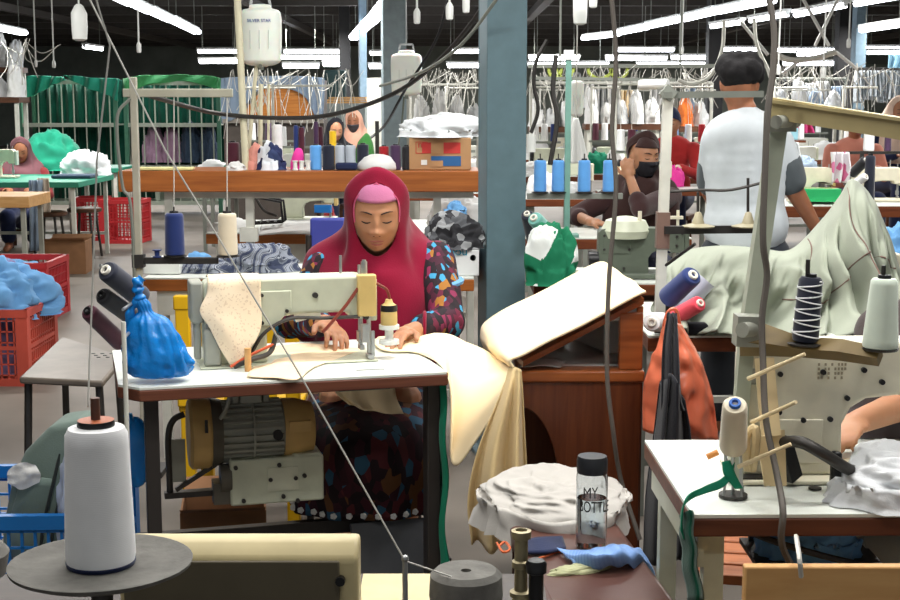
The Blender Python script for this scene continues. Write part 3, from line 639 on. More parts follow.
# cream fabric being sewn: flat pieces on the table
solo('fabric_piece', 'flat cream fabric piece lying on the table left of the needle', 'cloth', MB().sheet([
    [G(270, 346, .764), G(262, 355, .764), G(252, 368, .764), G(247, 376, .766)], [G(287, 345, .766), G(284, 356, .766), G(278, 368, .766), G(276, 378, .767)],
    [G(310, 344, .772), G(308, 356, .767), G(304, 368, .766), G(298, 379, .767)], [G(340, 347, .768), G(335, 354, .766), G(322, 362, .766), G(311, 368, .766)], [G(366, 348, .765), G(356, 352, .765), G(340, 358, .765), G(322, 364, .765)]], 30, 24, lambda u, v, q: V((0, 0, .004 * noise.noise(q * 14)))), fab('peach_cloth', (240, 214, 180), var=.03), solid=.002)
sw = lambda u, v, q: V((0, 0, .006 * noise.noise(V((u * 5, v * 5, 2))) * u))
solo('curtain_cloth', 'long cream cloth swagging off the table\'s right end to the cabinet', 'cloth', MB().sheet([
    [G(378, 337, .768), G(374, 342, .768), G(376, 346, .768), G(382, 350, .766), G(392, 352, .764)],
    [G(412, 334, .775), G(408, 339, .775), G(410, 345, .772), G(414, 350, .768), G(420, 354, .764)],
    [G(447, 334, .79), G(444, 343, .785), G(443, 351, .775), G(445, 362, .766), G(449, 380, .74)],
    [P(468, 343, 4.0), P(460, 356, 3.85), P(456, 378, 3.74), P(454, 420, 3.66), P(452, 463, 3.62)],
    [P(492, 354, 3.9), P(484, 370, 3.78), P(479, 386, 3.68), P(477, 412, 3.62), P(477, 440, 3.6)],
    [P(513, 364, 3.74), P(513, 369, 3.66), P(513, 372, 3.6), P(514, 376, 3.57), P(515, 380, 3.55)]], 50, 40, sw), cream_fab, solid=.003)
def fan(u, v, q):
    return V((0, .05 * math.sin(u * 15) * v, 0))
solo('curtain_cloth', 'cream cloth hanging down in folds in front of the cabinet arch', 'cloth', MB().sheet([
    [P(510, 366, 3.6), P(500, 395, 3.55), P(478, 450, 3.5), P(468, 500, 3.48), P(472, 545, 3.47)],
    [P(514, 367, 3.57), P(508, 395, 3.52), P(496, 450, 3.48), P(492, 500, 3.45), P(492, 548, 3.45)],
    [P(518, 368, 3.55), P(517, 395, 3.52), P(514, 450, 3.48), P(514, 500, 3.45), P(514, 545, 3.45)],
    [P(521, 370, 3.54), P(523, 395, 3.52), P(526, 450, 3.49), P(529, 500, 3.47), P(531, 535, 3.46)]], 50, 30, fan), fab('cream_cloth_shade_tan', (196, 172, 126), var=.05), solid=.003)  # the cream cloth's shade is put into this darker tan
solo('fabric_piece', 'cream fabric piece hanging under the table behind the right leg', 'cloth', MB().sheet([[T(.167, .05, .72), T(.177, .03, .66), T(.217, .02, .62)], [T(.247, .04, .72), T(.247, .02, .64), T(.277, .01, .6)], [T(.35, .04, .72), T(.35, .02, .64), T(.37, .01, .585)]], 20, 14, lambda u, v, q: V((0, .01 * math.sin(u * 14), 0))), cream_fab, solid=.003)

# clutch motor under the table
m0 = P(246, 430, 3.83)
mo = thing('clutch_motor', 'grey and mustard clutch motor slung under the woman\'s sewing table', 'motor', (m0.x, m0.y, m0.z - .16), rzT)
zc = .16
q = MB(); q.cyl((-.075, 0, zc), (.1, 0, zc), .078, n=28)
for k in range(26):
    a = 2 * PI * k / 26; q.box((.01, math.cos(a) * .081, zc + math.sin(a) * .081), (.17, .014, .006), rot=Matrix.Rotation(a, 3, 'X'))
part(mo, 'stator', q, motor_grey)
part(mo, 'stator_joint', MB().cyl((.012, 0, zc), (.018, 0, zc), .089, n=28), motor_grey)
part(mo, 'end_bell', MB().lathe([(.09, 0), (.1, .008), (.1, .05), (.095, .06)], (-.16, 0, zc), (1, 0, 0), 32), mustard)
part(mo, 'end_bell', MB().lathe([(.085, 0), (.083, .04), (.07, .085), (.05, .09)], (.1, 0, zc), (1, 0, 0), 32).box((.14, -.075, zc + .02), (.06, .02, .03)), mustard)
part(mo, 'fan_shroud', MB().lathe([(.1, 0), (.09, .03), (.082, .03)], (-.1, 0, zc), (1, 0, 0), 32), paint('motor_dark', (92, 88, 78)))
part(mo, 'vent_slot', MB().box((-.118, -.1, zc + .04), (.008, .006, .035)), blk)
part(mo, 'terminal_cap', MB().cyl((.078, -.09, zc), (.078, -.072, zc), .014), blk)
part(mo, 'hanger_bracket', MB().box((-.03, 0, zc + .115), (.018, .05, .1)).box((.055, 0, zc + .115), (.018, .05, .1)).box((.012, 0, zc + .085), (.06, .06, .05)), motor_grey, bev=.004)
chs = part(mo, 'clutch_housing', MB().box((.075, -.02, .03), (.26, .12, .13)).box((.16, -.02, .035), (.08, .11, .13)), mach, bev=.006)
part(chs, 'name_plate', MB().box((.09, -.082, .035), (.085, .004, .065)), paint('pale_plate', (204, 206, 184)))
for (a, b) in ((.055, .035), (.125, .035), (-.04, .075), (.08, .075), (-.02, -.02), (.13, -.03), (.15, .04), (.09, -.015)): part(chs, 'screw', MB().cyl((a, -.088, b), (a, -.078, b), .006, n=10), dsteel)
part(mo, 'belt_guard', MB().tube(smoothpath([(-.17, -.02, zc + .06), (-.2, -.02, zc + .045), (-.215, -.02, zc), (-.215, -.02, .05), (-.215, -.02, 0)], 20), .009).box((-.12, -.02, -.005), (.22, .03, .016)).bar((-.2, -.03, .01), (-.09, -.03, .075), .012), dsteel)
part(mo, 'guard_plate', MB().box((-.19, -.02, .09), (.04, .006, .12)), motor_grey)
part(mo, 'drive_lever', MB().cyl((-.08, -.05, .04), (-.05, -.05, .04), .04).box((-.07, -.04, 0), (.06, .06, .06)), paint('motor_dark', (92, 88, 78)))
part(mo, 'motor_cable', MB().tube(smoothpath([(-.09, -.06, zc + .03), (-.06, -.085, zc + .09), (-.045, -.06, zc + .15), (-.05, .02, zc + .17)], 16), .006), motor_grey)
part(mo, 'support_post', MB().box((.012, .02, zc + .16), (.03, .03, .08)), motor_grey)
# foot treadle below
p0 = P(398, 560, 4.0)
tr = thing('treadle', 'dark grey foot treadle below the woman\'s patterned skirt', 'pedal', (p0.x, p0.y, 0), rzT)
part(tr, 'plate', MB().box((0, 0, .14), (.27, .2, .016), rot=Matrix.Rotation(R(62), 3, 'X')), paint('treadle_grey', (84, 86, 90)), bev=.004)
part(tr, 'pivot_bar', MB().cyl((-.16, .03, .1), (.16, .03, .1), .012), dsteel)
for s in (-1, 1): part(tr, 'pivot_foot', MB().box((s * .15, .03, .055), (.03, .05, .11)), dsteel)
# carton scrap on floor
carton('cardboard_box', 'torn brown cardboard box on the floor under the motor', (P(222, 530, 4.3).x, 4.35, 0), .26, .25, .2, card_d, R(8), open_=True)

# tilted spools and the blue bag at the left end
st = thing('thread_stand', 'thread stand at the left end of the woman\'s table holding dark cones', 'thread stand', (P(126, 400, 3.4).x, 3.4, 0))
xp = 0
part(st, 'pole', MB().cyl((0, 0, .02), (0, 0, .93), .006), white_paint)
part(st, 'base', MB().cyl((0, 0, 0), (0, 0, .02), .09, n=24), dsteel)
loc0 = st.location
for k, (ax, ay, bx, by) in enumerate(((141, 297, 100, 265), (140, 322, 100, 296), (122, 344, 86, 310))):
    a, b = P(ax, ay, 3.62 + .03 * k), P(bx, by, 3.5 + .03 * k)
    part(st, 'spike', MB().cyl(a, b, .004).cyl(V((loc0.x, 3.4, a.z)), a, .004), steel, world=True)
def tilt_cone(px0, py0, Y0, px1, py1, Y1, rb, rt, col, label, core=None):
    a, b = P(px0, py0, Y0), P(px1, py1, Y1); return cone(a, (b - a).length, rb, rt, col, label, d=(b - a), core=core)
wcore = mat('white_core', (230, 226, 214), .5, var=0)
tilt_cone(141, 297, 3.62, 106, 270, 3.5, .029, .027, 'navy', 'big tilted navy thread cone with pale hollow end above the blue bag', wcore)
tilt_cone(134, 318, 3.65, 102, 295, 3.53, .024, .022, 'black', 'tilted black thread cone half hidden behind the blue bag')
tilt_cone(121, 343, 3.68, 88, 311, 3.56, .024, .022, 'maroon', 'tilted dark maroon thread cone lowest left of the blue bag')
# knotted blue plastic bag
bagm = mat('blue_bag_film', (22, 132, 216), .25, var=.15, scale=12, bump=1, bscale=45, trans=.25)
bc = P(160, 350, 3.5)
def bag(u, v):
    a = 2 * PI * u; pr = [(.015, .135), (.02, .118), (.018, .098), (.046, .078), (.064, .042), (.074, 0), (.075, -.035), (.064, -.064), (.004, -.072)]
    r, z = [cr1([V((x, y, 0)) for x, y in pr], v)[i] for i in (0, 1)]
    n1 = noise.noise(V((math.cos(a) * 2.6, math.sin(a) * 2.6, v * 3.2))); n2 = noise.noise(V((math.cos(a) * 5, math.sin(a) * 5, v * 8 + 3)))
    r *= 1 + .07 * math.sin(a * 13 + v * 3 + 4 * n1) * (1 - abs(v - .4)) + .11 * (1 - 2.4 * math.sqrt(n2 * n2 + .002)) * (v > .2) + .16 * n1
    return bc + V((math.cos(a) * r - .05 * (1 - v) ** 1.4, math.sin(a) * r * .7, z))
b = thing('plastic_bag', 'knotted bright blue plastic bag hanging at the table\'s left end', 'bag', bc)
part(b, 'sack', MB().grid(bag, 60, 44, closeu=True), bagm, world=True, ang=180)
for pts, rr_ in (([(-.046, 0, .128), (-.05, 0, .15), (-.052, -.005, .17), (-.04, 0, .185)], .013), ([(-.05, 0, .13), (-.07, 0, .1), (-.08, 0, .06), (-.072, .0, .01)], .01)):
    part(b, 'handle', MB().tube(smoothpath([V(p) for p in pts], 18), .011, 8, rr=[rr_ * (1 + .3 * math.sin(i * 1.1)) for i in range(18)]), bagm, ang=180)
part(b, 'corner', MB().tube(smoothpath([(.045, 0, -.02), (.07, 0, -.03), (.088, 0, -.032)], 10), 0, 8, rr=[.034, .032, .028, .023, .019, .015, .012, .01, .008, .003]), bagm, ang=180)

# ---- the woman
Yw = 4.3
hc = P(377, 213, Yw); hc.y = Yw; M = Matrix.Rotation(R(2), 3, 'Z') @ Matrix.Rotation(R(13), 3, 'X')
W0 = V((hc.x, 4.6, 0)); w_ = thing('person', 'woman in maroon headscarf and patterned blouse sewing at the near table', 'person', W0)
nk = V((hc.x + .0, Yw + .09, hc.z - .135)); ch = V((hc.x, Yw + .14, .84)); pel = V((hc.x - .01, Yw + .22, .54))
s1, e1, w1 = P(326, 270, 4.4), P(290, 322, 4.3), P(327, 324, 4.03); s2, e2, w2 = P(434, 262, 4.4), P(447, 322, 4.22), P(408, 333, 4.06)
bd = MB(); head_mesh(bd, hc, M, 72, 64); torso(bd, pel, ch, nk); bd.limb([nk - V((0, 0, .05)), hc + M @ V((0, .02, -.07))], [.055, .052])
bd.limb([s1, e1, w1], [.05, .041, .026]); bd.limb([s2, e2, w2], [.05, .041, .026])
h1 = G(352, 347, .79) - w1; h2 = G(376, 346, .785) - w2
hand(bd, w1, h1, (.25, .2, 1), 1, .55, .98, .16); hand(bd, w2, h2, (-.2, .25, 1), -1, .42, .98, .1)
for s in (-1, 1): bd.limb([pel + V((s * .09, 0, 0)), V((hc.x - .02 + s * .1, 4.2, .56)), V((hc.x - .02 + s * .1, 4.5, .1))], [.085, .06, .04]); bd.limb([V((hc.x - .02 + s * .1, 4.5, .05)), V((hc.x + s * .1, 4.36, .035))], [.04, .028])
part(w_, 'body', bd, skin, world=True, remesh=.0034, smo=1)
bl = MB(); torso(bl, pel, ch, nk - V((0, 0, .05)), g=.018)
bl.limb([s1, e1, e1.lerp(w1, .8)], [.07, .055, .043]); bl.limb([s2, s2.lerp(e2, .5), e2, e2.lerp(w2, .62)], [.072, .066, .058, .046])
part(w_, 'blouse', bl, batik, world=True, remesh=.009, smo=4)
sk_ = MB()
def skirt(u, v):
    a = 2 * PI * u; top = V((hc.x - .01, Yw + .2, .62)); k1 = V((hc.x - .03, 4.2, .5)); bot = V((hc.x - .03, 4.16, .24)); c = cr1([top, k1, bot], v)
    rx = .17 + .06 * v; ry = .14 + .1 * math.sin(v * PI) + .02 * v; f = 1 + .05 * v * math.sin(a * 9 + noise.noise(V((a, v * 2, 0))))
    return c + V((math.cos(a) * rx * f, math.sin(a) * ry * f, 0))
skt = part(w_, 'skirt', MB().grid(skirt, 72, 30, closeu=True), batik_dark, world=True, solid=.004, ang=180)
for i in range(17):
    u = .5 + .5 * (i + .5) / 17; p = V(skirt(u, .97)); p += V((math.cos(2 * PI * u), math.sin(2 * PI * u), 0)) * .006; hem = MB()
    for k in range(5): a = 2 * PI * k / 5; hem.ell(p + V((math.cos(a) * .005, 0, math.sin(a) * .005)), (.0055, .003, .0055), n=6, m=5)
    part(skt, 'hem_flower', hem, white_fab, world=True, label='white flower on the skirt hem' if i == 0 else None)
face_bits(w_, hc, M)
hijab(w_, hc, M, nk - V((0, 0, .0)), maroon_fab, width=.222, seed=3, fold=.02, front=-.16, raise_=-.01, hem=-.05)
undercap(w_, hc, M, pink_fab, world=True)
def rim(u):
    a = u * 2; s = 1
    if a > 1: a = 2 - a; s = -1
    K = [(0, -.073, -.119), (.046, -.053, -.088), (.067, -.053, -.012), (.0615, -.053, .062), (0, -.057, .112)]
    p = cr1([V(k) for k in K], a); return hc + M @ V((s * p.x, p.y, p.z))
part(w_, 'scarf_rim', MB().tube([rim(i / 60) for i in range(15, 46)], .0025, 6), fab('rim_pink', (196, 84, 120)), world=True)
part(w_, 'sleeve_band', MB().tube([e2.lerp(w2, .58) + V((0, math.cos(a) * .048, math.sin(a) * .048)) for a in [i * PI / 10 for i in range(20)]], .006, 6), maroon_fab, world=True)
part(w_, 'sleeve_patch', MB().tube([s2.lerp(e2, .38) + V((.02 + math.cos(a) * .05, math.sin(a) * .066, .012 * math.cos(a))) for a in [-1.9 + i * .17 for i in range(20)]], .01, 6), blue_fab, world=True, label='sky blue patch on the sleeve')
part(w_, 'paper_tag', MB().bar(P(294, 319, 3.93), P(320, 311, 3.93), .032, .003), wht, world=True) if 0 else None
# white tag hooked on machine arm in front of her wrist
solo('paper_tag', 'white paper tag under the machine arm above her wrist', 'tag', MB().bar(P(295, 318.5, 3.9), P(320, 312, 3.9), .004, .022), wht)
# chair behind her
cb = P(324, 247, 4.62)
chair = thing('work_chair', 'chair with a blue back panel behind the seated woman', 'chair', (cb.x + .13, 4.72, 0))
part(chair, 'seat', MB().box((0, 0, .43), (.42, .42, .04)), wood_d, bev=.008)
part(chair, 'backrest', MB().box((-.03, .2, .93), (.35, .025, .26)), plas('indigo', (62, 70, 150)), bev=.01)
for x in (-.18, .18):
    for y in (-.18, .18): part(chair, 'leg', MB().cyl((x, y, 0), (x, y, .42), .012), dsteel)
    part(chair, 'back_post', MB().cyl((x - .03, .19, .42), (x - .03, .19, 1.0), .011), dsteel)
# ================================================================ cabinet with the sloping board
Yc = 3.62
a = P(517, 371, Yc); b_ = P(645, 371, Yc); zc0 = a.z; wc = b_.x - a.x; xm = (a.x + b_.x) / 2
cabm = wood('cabinet_wood', (78, 36, 18), (104, 54, 28), .35, (30, 30, 2)); cabl = wood('cabinet_trim', (128, 66, 30), (156, 88, 44), .3)
cb = thing('wooden_cabinet', 'varnished brown cabinet with an arched opening under a sloping board', 'cabinet', (xm, Yc, 0))
hw = wc / 2; D = .55
part(cb, 'cabinet_top', MB().box((0, D / 2, zc0 - .016), (wc, D, .032)), cabl, bev=.006)
pts = [(-hw + .005, zc0 - .03), (hw - .008, zc0 - .03), (hw - .008, 0), (-hw + .115, 0), (-hw + .115, zc0 - .34)]
for i in range(9):
    an = i / 8 * PI / 2; pts.append((-hw + .01 + .105 * math.cos(an), zc0 - .34 + .24 * math.sin(an)))
pts.append((-hw + .005, zc0 - .1))
part(cb, 'front_panel', MB().prism(pts, 'y', .008, .026), cabm, bev=.003)
part(cb, 'side_panel', MB().box((hw - .012, D / 2, (zc0 - .03) / 2), (.018, D - .04, zc0 - .03)), cabm)
part(cb, 'back_panel', MB().box((0, D - .02, (zc0 - .03) / 2), (wc - .03, .012, zc0 - .03)), cabm)
# upright + sloping board
zt = P(640, 296, Yc + .05).z
part(cb, 'upright', MB().box((hw - .036, .03, (zc0 + zt) / 2 - .02), (.062, .03, zt - zc0 - .04)).box((hw - .012, .28, (zc0 + zt) / 2 - .01), (.018, .5, zt - zc0 - .03)), cabl, bev=.003)
b0, b1, b2, b3 = P(523, 361, Yc - .0), P(644, 298, Yc + .02), P(606, 268, 4.2), P(492, 330, 4.2)
q = MB(); dn = V((0, 0, -.016)); q.add([b0, b1, b2, b3, b0 + dn, b1 + dn, b2 + dn, b3 + dn], [(0, 1, 2, 3), (7, 6, 5, 4), (0, 4, 5, 1), (1, 5, 6, 2), (2, 6, 7, 3), (3, 7, 4, 0)])
part(cb, 'sloping_board', q, cabl, world=True)
ia, ib = P(572, 332, 3.95), P(621, 369, 3.95)
part(cb, 'inner_box', MB().box((P(612, 350, 3.86).x, 3.86, zc0 + .05), (.05, .02, .09)).bar(V((P(572, 340, 4.14).x, 4.12, zc0 + .05)), V((P(612, 350, 3.86).x, 3.86, zc0 + .05)), .04, .085), white_paint, world=True, label='white painted box under the board')
part(cb, 'top_sheet', MB().box((.0, D / 2 + .02, zc0 + .002), (wc - .05, D - .1, .004)), mat('grey_laminate', (196, 198, 196), .5, var=.06)); part(cb, 'grey_block', MB().box((P(560, 350, 3.98).x - .02, 4.0, zc0 + .05), (.06, .08, .1)), grey_paint, world=True)
solo('curtain_cloth', 'brightly lit cream cloth spread over the sloping board', 'cloth', MB().sheet([
    [P(485, 350, 4.2), P(495, 357, 3.9), P(514, 367, 3.57)],
    [P(481, 335, 4.22), P(490, 345, 3.9), P(511, 359, 3.57)],
    [P(490, 319, 4.22), P(503, 332, 3.9), P(528, 352, 3.57)],
    [P(545, 289, 4.21), P(562, 304, 3.88), P(583, 324, 3.57)],
    [P(596, 263, 4.21), P(612, 279, 3.88), P(630, 300, 3.57)],
    [P(612, 268, 4.19), P(632, 282, 3.85), P(646, 293, 3.6)]], 50, 24, lambda u, v, q: V((0, 0, .006 * noise.noise(q * 7)))), cream_fab, solid=.006)
solo('paper_sheet', 'crumpled pale tissue sheet lying on the cabinet top', 'paper', MB().sheet([[G(520, 368, zc0 + .002), G(524, 362, zc0 + .004)], [G(545, 366, zc0 + .006), G(548, 359, zc0 + .01)], [G(560, 368, zc0 + .003), G(566, 362, zc0 + .004)]], 20, 8, lambda u, v, q: V((0, 0, .006 * abs(noise.noise(q * 30))))), white_fab, solid=.002)

# ================================================================ bench with cloth and bottle
leather = mat('brown_vinyl', (84, 54, 46), .35, var=.12, scale=7, bump=.08, bscale=30)
zb = .53; bq = [G(497, 520, zb), G(556, 604, zb), G(655, 604, zb), G(632, 515, zb)]
cbn = (bq[0] + bq[1] + bq[2] + bq[3]) / 4; cbn.y += .02
bn = thing('bench', 'narrow brown vinyl bench carrying a pale cloth and a bottle', 'bench', (cbn.x, cbn.y, 0), R(6))
part(bn, 'seat', MB().box((0, 0, zb - .025), (.245, .66, .05)), leather, bev=.012, seg=3)
part(bn, 'seat_board', MB().box((0, 0, zb - .06), (.22, .62, .02)), wood_d)
for x in (-.09, .09):
    for y in (-.27, .27): part(bn, 'leg', MB().cyl((x, y, 0), (x, y, zb - .06), .014), dsteel)
hp = G(556, 512, zb)
heap('folded_cloth', (hp.x, hp.y + .05, zb + .001), .15, .17, .062, fab('linen_grey', (178, 174, 168), bump=.15), 'pale grey crumpled cloth on the brown bench behind the bottle', 'cloth', 11, drop=.05, n=80, fold=1.1)
bp = G(591, 547, zb)
bo = thing('water_bottle', 'clear water bottle with a black lid on the brown bench', 'bottle', (bp.x, bp.y, zb + .001))
clear = mat('clear_plastic', (236, 240, 242), .04, var=0, trans=1, ior=1.2); waterm = mat('water', (230, 238, 242), .02, var=0, trans=1, ior=1.33)
bob = part(bo, 'body', MB().lathe([(.02, .0), (.03, .0), (.0325, .006), (.0325, .155), (.031, .163), (.029, .167)], n=40), clear, solid=.0016, ang=60)
part(bo, 'water', MB().lathe([(.0295, .004), (.0308, .01), (.0308, .108), (0.0001, .108)], n=40), waterm)
part(bo, 'lid', MB().lathe([(.0315, .162), (.0325, .165), (.0325, .19), (.03, .198), (.0001, .199)], n=40), plas('charcoal_lid', (40, 42, 46)))
def letters(par, txt, loc, size, m, rot=(PI / 2, 0, 0), ext=.0008, bend=0, name='lettering', world=False, sx=1):
    cu = bpy.data.curves.new(name, 'FONT'); cu.body = txt; cu.size = size; cu.align_x = 'CENTER'; cu.extrude = ext
    o = bpy.data.objects.new(name, cu); C.objects.link(o); dg = bpy.context.evaluated_depsgraph_get()
    me = bpy.data.meshes.new_from_object(o.evaluated_get(dg)); bpy.data.objects.remove(o)
    Mx = Matrix.Translation(loc) @ (Matrix.Rotation(rot[2], 4, 'Z') @ Matrix.Rotation(rot[0], 4, 'X') @ Matrix.Rotation(rot[1], 4, 'Z'))
    q = MB(); vs = []
    for v in me.vertices:
        p = V((v.co.x * sx, v.co.y, v.co.z))
        if bend: p = V((bend * math.sin(p.x / bend), p.y, p.z + bend * (math.cos(p.x / bend) - 1)))
        vs.append(Mx @ p)
    q.add(vs, [tuple(f.vertices) for f in me.polygons])
    return part(par, name, q, m, world=world, smooth=False)
ink = mat('black_ink', (20, 20, 22), .5, var=0)
letters(bob, 'MY', (-.006, -.0333, .115), .034, ink, bend=.033, sx=.7)
letters(bob, 'BOTTLE', (.004, -.0333, .084), .034, ink, bend=.033, sx=.62)
check = cells('blue_check', [(92, 134, 200), (150, 182, 226)], scale=120, kind='wave', bump=0, rough=.9)
cl = [[G(556, 548, zb + .01), G(566, 556, zb + .012), G(574, 566, zb + .004)], [G(582, 550, zb + .022), G(588, 558, zb + .03), G(592, 568, zb + .006)], [G(604, 546, zb + .03), G(610, 556, zb + .036), G(616, 566, zb + .008)], [G(622, 545, zb + .024), G(630, 554, zb + .03), G(634, 566, zb + .006)], [G(640, 552, zb + .0), G(648, 562, zb - .015), G(650, 574, zb - .06)], [G(648, 562, zb - .05), G(654, 574, zb - .07), G(655, 584, zb - .11)]]
solo('checked_cloth', 'blue checked cloth bunched across the bench in front of the bottle', 'cloth', MB().sheet(cl, 50, 24, lambda u, v, q: V((0, 0, .012 * noise.noise(V((u * 7, v * 3, 1))) + .0015 * math.sin(u * 40)))), check, solid=.003)
heap('thread_scraps', tuple(G(580, 571, zb)[:2]) + (zb + .001,), .055, .02, .012, fab('pale_green_lint', (176, 178, 140), var=.3), 'pale green thread scraps on the bench before the checked cloth', 'scraps', 5, rz=R(20))
solo('scissor_cloth', 'dark navy folded strip on the bench in front of the pale cloth', 'cloth', MB().sheet([[G(520, 541, zb + .004), G(524, 553, zb + .004)], [G(540, 538, zb + .02), G(545, 553, zb + .012)], [G(562, 537, zb + .004), G(566, 549, zb + .004)]], 16, 8), navy_fab, solid=.006)
for k, pp in enumerate(([(497, 543), (503, 552), (510, 549), (505, 542), (499, 546)], [(536, 560), (546, 556), (556, 552), (563, 551)])):
    strand(('orange yarn scrap curled on the left edge of the bench', 'orange yarn scrap lying before the navy strip')[k], [G(x, y, zb + .004) for x, y in pp], .003, fab('orange_yarn', (190, 92, 50)), 'yarn_scrap', 'scraps', None, True)
# cream scrap on floor left of bench
heap('fabric_scrap', tuple(G(478, 556, .3)[:2]) + (.0,), .09, .06, .05, fab('tan_scrap', (206, 176, 128)), 'small tan fabric scrap lying left of the brown bench', 'cloth', 8)

# ================================================================ bags right of the cabinet
ob = P(676, 385, 3.5)
orgm = mat('orange_film', (240, 128, 94), .3, var=.15, scale=10, bump=.4, bscale=30, trans=.2)
bg = thing('plastic_bag', 'orange-red plastic bag hanging right of the brown cabinet', 'bag', ob)
def crs(u, v, q): return V((.006 * noise.noise(V((u * 6, v * 9, 3))), .03 * noise.noise(V((u * 5, v * 6, 1))), 0))
part(bg, 'sack', MB().sheet([[P(664, 322, 3.55), P(656, 350, 3.5), P(644, 385, 3.5), P(643, 430, 3.5)], [P(668, 318, 3.48), P(670, 350, 3.43), P(672, 390, 3.4), P(670, 436, 3.42)], [P(676, 322, 3.48), P(686, 350, 3.44), P(696, 390, 3.42), P(700, 438, 3.44)], [P(682, 326, 3.55), P(698, 355, 3.52), P(712, 395, 3.5), P(718, 440, 3.5)]], 40, 40, crs), orgm, world=True, solid=.003)
part(bg, 'sack_back', MB().sheet([[P(664, 322, 3.55), P(656, 350, 3.55), P(644, 385, 3.56), P(643, 430, 3.5)], [P(672, 320, 3.58), P(676, 350, 3.62), P(680, 390, 3.64), P(684, 438, 3.62)], [P(682, 326, 3.55), P(698, 355, 3.56), P(712, 395, 3.55), P(718, 440, 3.5)]], 20, 20), orgm, world=True, solid=.003)
part(bg, 'handle', MB().tube(smoothpath([P(664, 326, 3.54), P(668, 312, 3.53), P(676, 310, 3.53), P(680, 326, 3.54)], 12), .005, 6), orgm, world=True)
bkt = thing('black_cloth', 'black cloth hung over the front of the orange bag', 'cloth', P(668, 480, 3.36))
part(bkt, 'strap', MB().sheet([[P(668, 313, 3.44), P(663, 350, 3.4), P(662, 395, 3.36), P(662, 410, 3.36)], [P(676, 313, 3.43), P(678, 350, 3.38), P(680, 395, 3.34), P(684, 410, 3.34)]], 16, 24, lambda u, v, q: V((0, .01 * math.sin(u * 12), 0))), black_fab, world=True, solid=.004)
part(bkt, 'drape', MB().sheet([[P(660, 385, 3.4), P(654, 440, 3.4), P(646, 500, 3.38), P(644, 560, 3.36)], [P(672, 375, 3.34), P(668, 440, 3.32), P(666, 500, 3.3), P(664, 565, 3.3)], [P(684, 400, 3.36), P(690, 440, 3.36), P(690, 500, 3.36), P(686, 560, 3.36)]], 30, 30, lambda u, v, q: V((0, .02 * math.sin(u * 16 + v), 0))), black_fab, world=True, solid=.005)

# ================================================================ right-hand table
zt_ = .76; f0, f1 = G(700, 513, zt_), G(645, 441, zt_)
rt = table('sewing_table', 'white-topped sewing table at the right with a cream machine on it', (f0.x + .42, f0.y + .265), .88, .54, .76, R(1), formica, edgew, leg=mach, th=.04, inset=.045)
part(rt, 'side_apron', MB().box((-.42, 0, .69), (.012, .5, .06)), mach)
MR = G(826, 478, zt_)
rm = machine('cream sewing machine head on the right-hand table', (MR.x + .085, MR.y + .03, .761), R(1), mach_cream, mach_cream, L=.5, hgt=.262, cw=.19, ua=.615, bed=.008, skip=('plate',), wheel=False)
rbody = [c for c in rm.children if c.name.startswith('body')][0]
for (px, py) in ((780, 374), (823, 372), (864, 370), (882, 382), (847, 398), (803, 420), (830, 419), (779, 412), (779, 433)):
    p = P(px, py, MR.y - .018); part(rbody, 'screw', MB().cyl(p + V((0, -.005, 0)), p + V((0, .02, 0)), .0052, n=10), blk, world=True)
part(rm, 'lower_plate', MB().box((-.17, -.0465, .075), (.14, .004, .085)), mach_cream, bev=.002)
part(rm, 'bracket', MB().box((-.235, -.05, .2), (.03, .012, .03)), motor_grey, bev=.004)
pl = MB(); random.seed(4)
for i in range(9):
    for j in range(4):
        if random.random() < .75: pl.box((-.112 + .0062 * i, -.0458, .196 + .0085 * j), (.0035, .002, .005))
part(rm, 'embossed_plate', pl, paint('emboss', (150, 140, 116)), label='worn embossed serial plate')
part(rm, 'motor_cable', MB().tube(smoothpath([P(778, 443, 2.5), P(800, 442, 2.42), P(825, 455, 2.4), P(850, 470, 2.43), P(860, 468, 2.5)], 24), .011, 10), dsteel, world=True)
part(rm, 'black_wedge', MB().bar(P(782, 440, 2.5), P(793, 478, 2.52), .022, .03), blk, world=True)
cream_strap = paint('strap_cream', (212, 190, 146), .6)
bk = thing('thread_bracket', 'cream flat bracket standing left of the right-hand machine', 'bracket', G(768, 480, .761))
part(bk, 'plate', MB().bar(P(764, 358, 2.5), P(771, 436, 2.46), .035, .006).bar(P(762, 436, 2.45), P(770, 485, 2.44), .02, .008).bar(P(776, 430, 2.48), P(778, 486, 2.46), .03, .008), cream_strap, world=True)
part(bk, 'loop', MB().tube(smoothpath([P(748, 470, 2.44), P(746, 440, 2.43), P(755, 428, 2.42), P(756, 445, 2.42), P(752, 470, 2.44)], 20), .008, 8), cream_strap, world=True)
part(bk, 'base', MB().box((-.01, .0, .006), (.09, .06, .012)), dsteel)
kp = G(835, 491, zt_)
solo('lever', 'dark upright lever standing on the right-hand table', 'lever', MB().box((kp.x, kp.y, .765 + .035), (.02, .02, .07), taper=.9), blk, bev=.005)
solo('oil_hole', 'small oval plate in the right-hand tabletop', 'plate', MB().lathe([(.012, 0), (.012, .003)], G(815, 489, .761), n=20), dsteel)
heap('jersey_cloth', tuple(G(905, 494, .761)[:2]) + (.762,), .135, .1, .075, fab('pale_grey_jersey', (206, 208, 210)), 'pale grey cloth heaped on the right-hand table', 'cloth', 21, n=80, rz=R(15), drop=0)
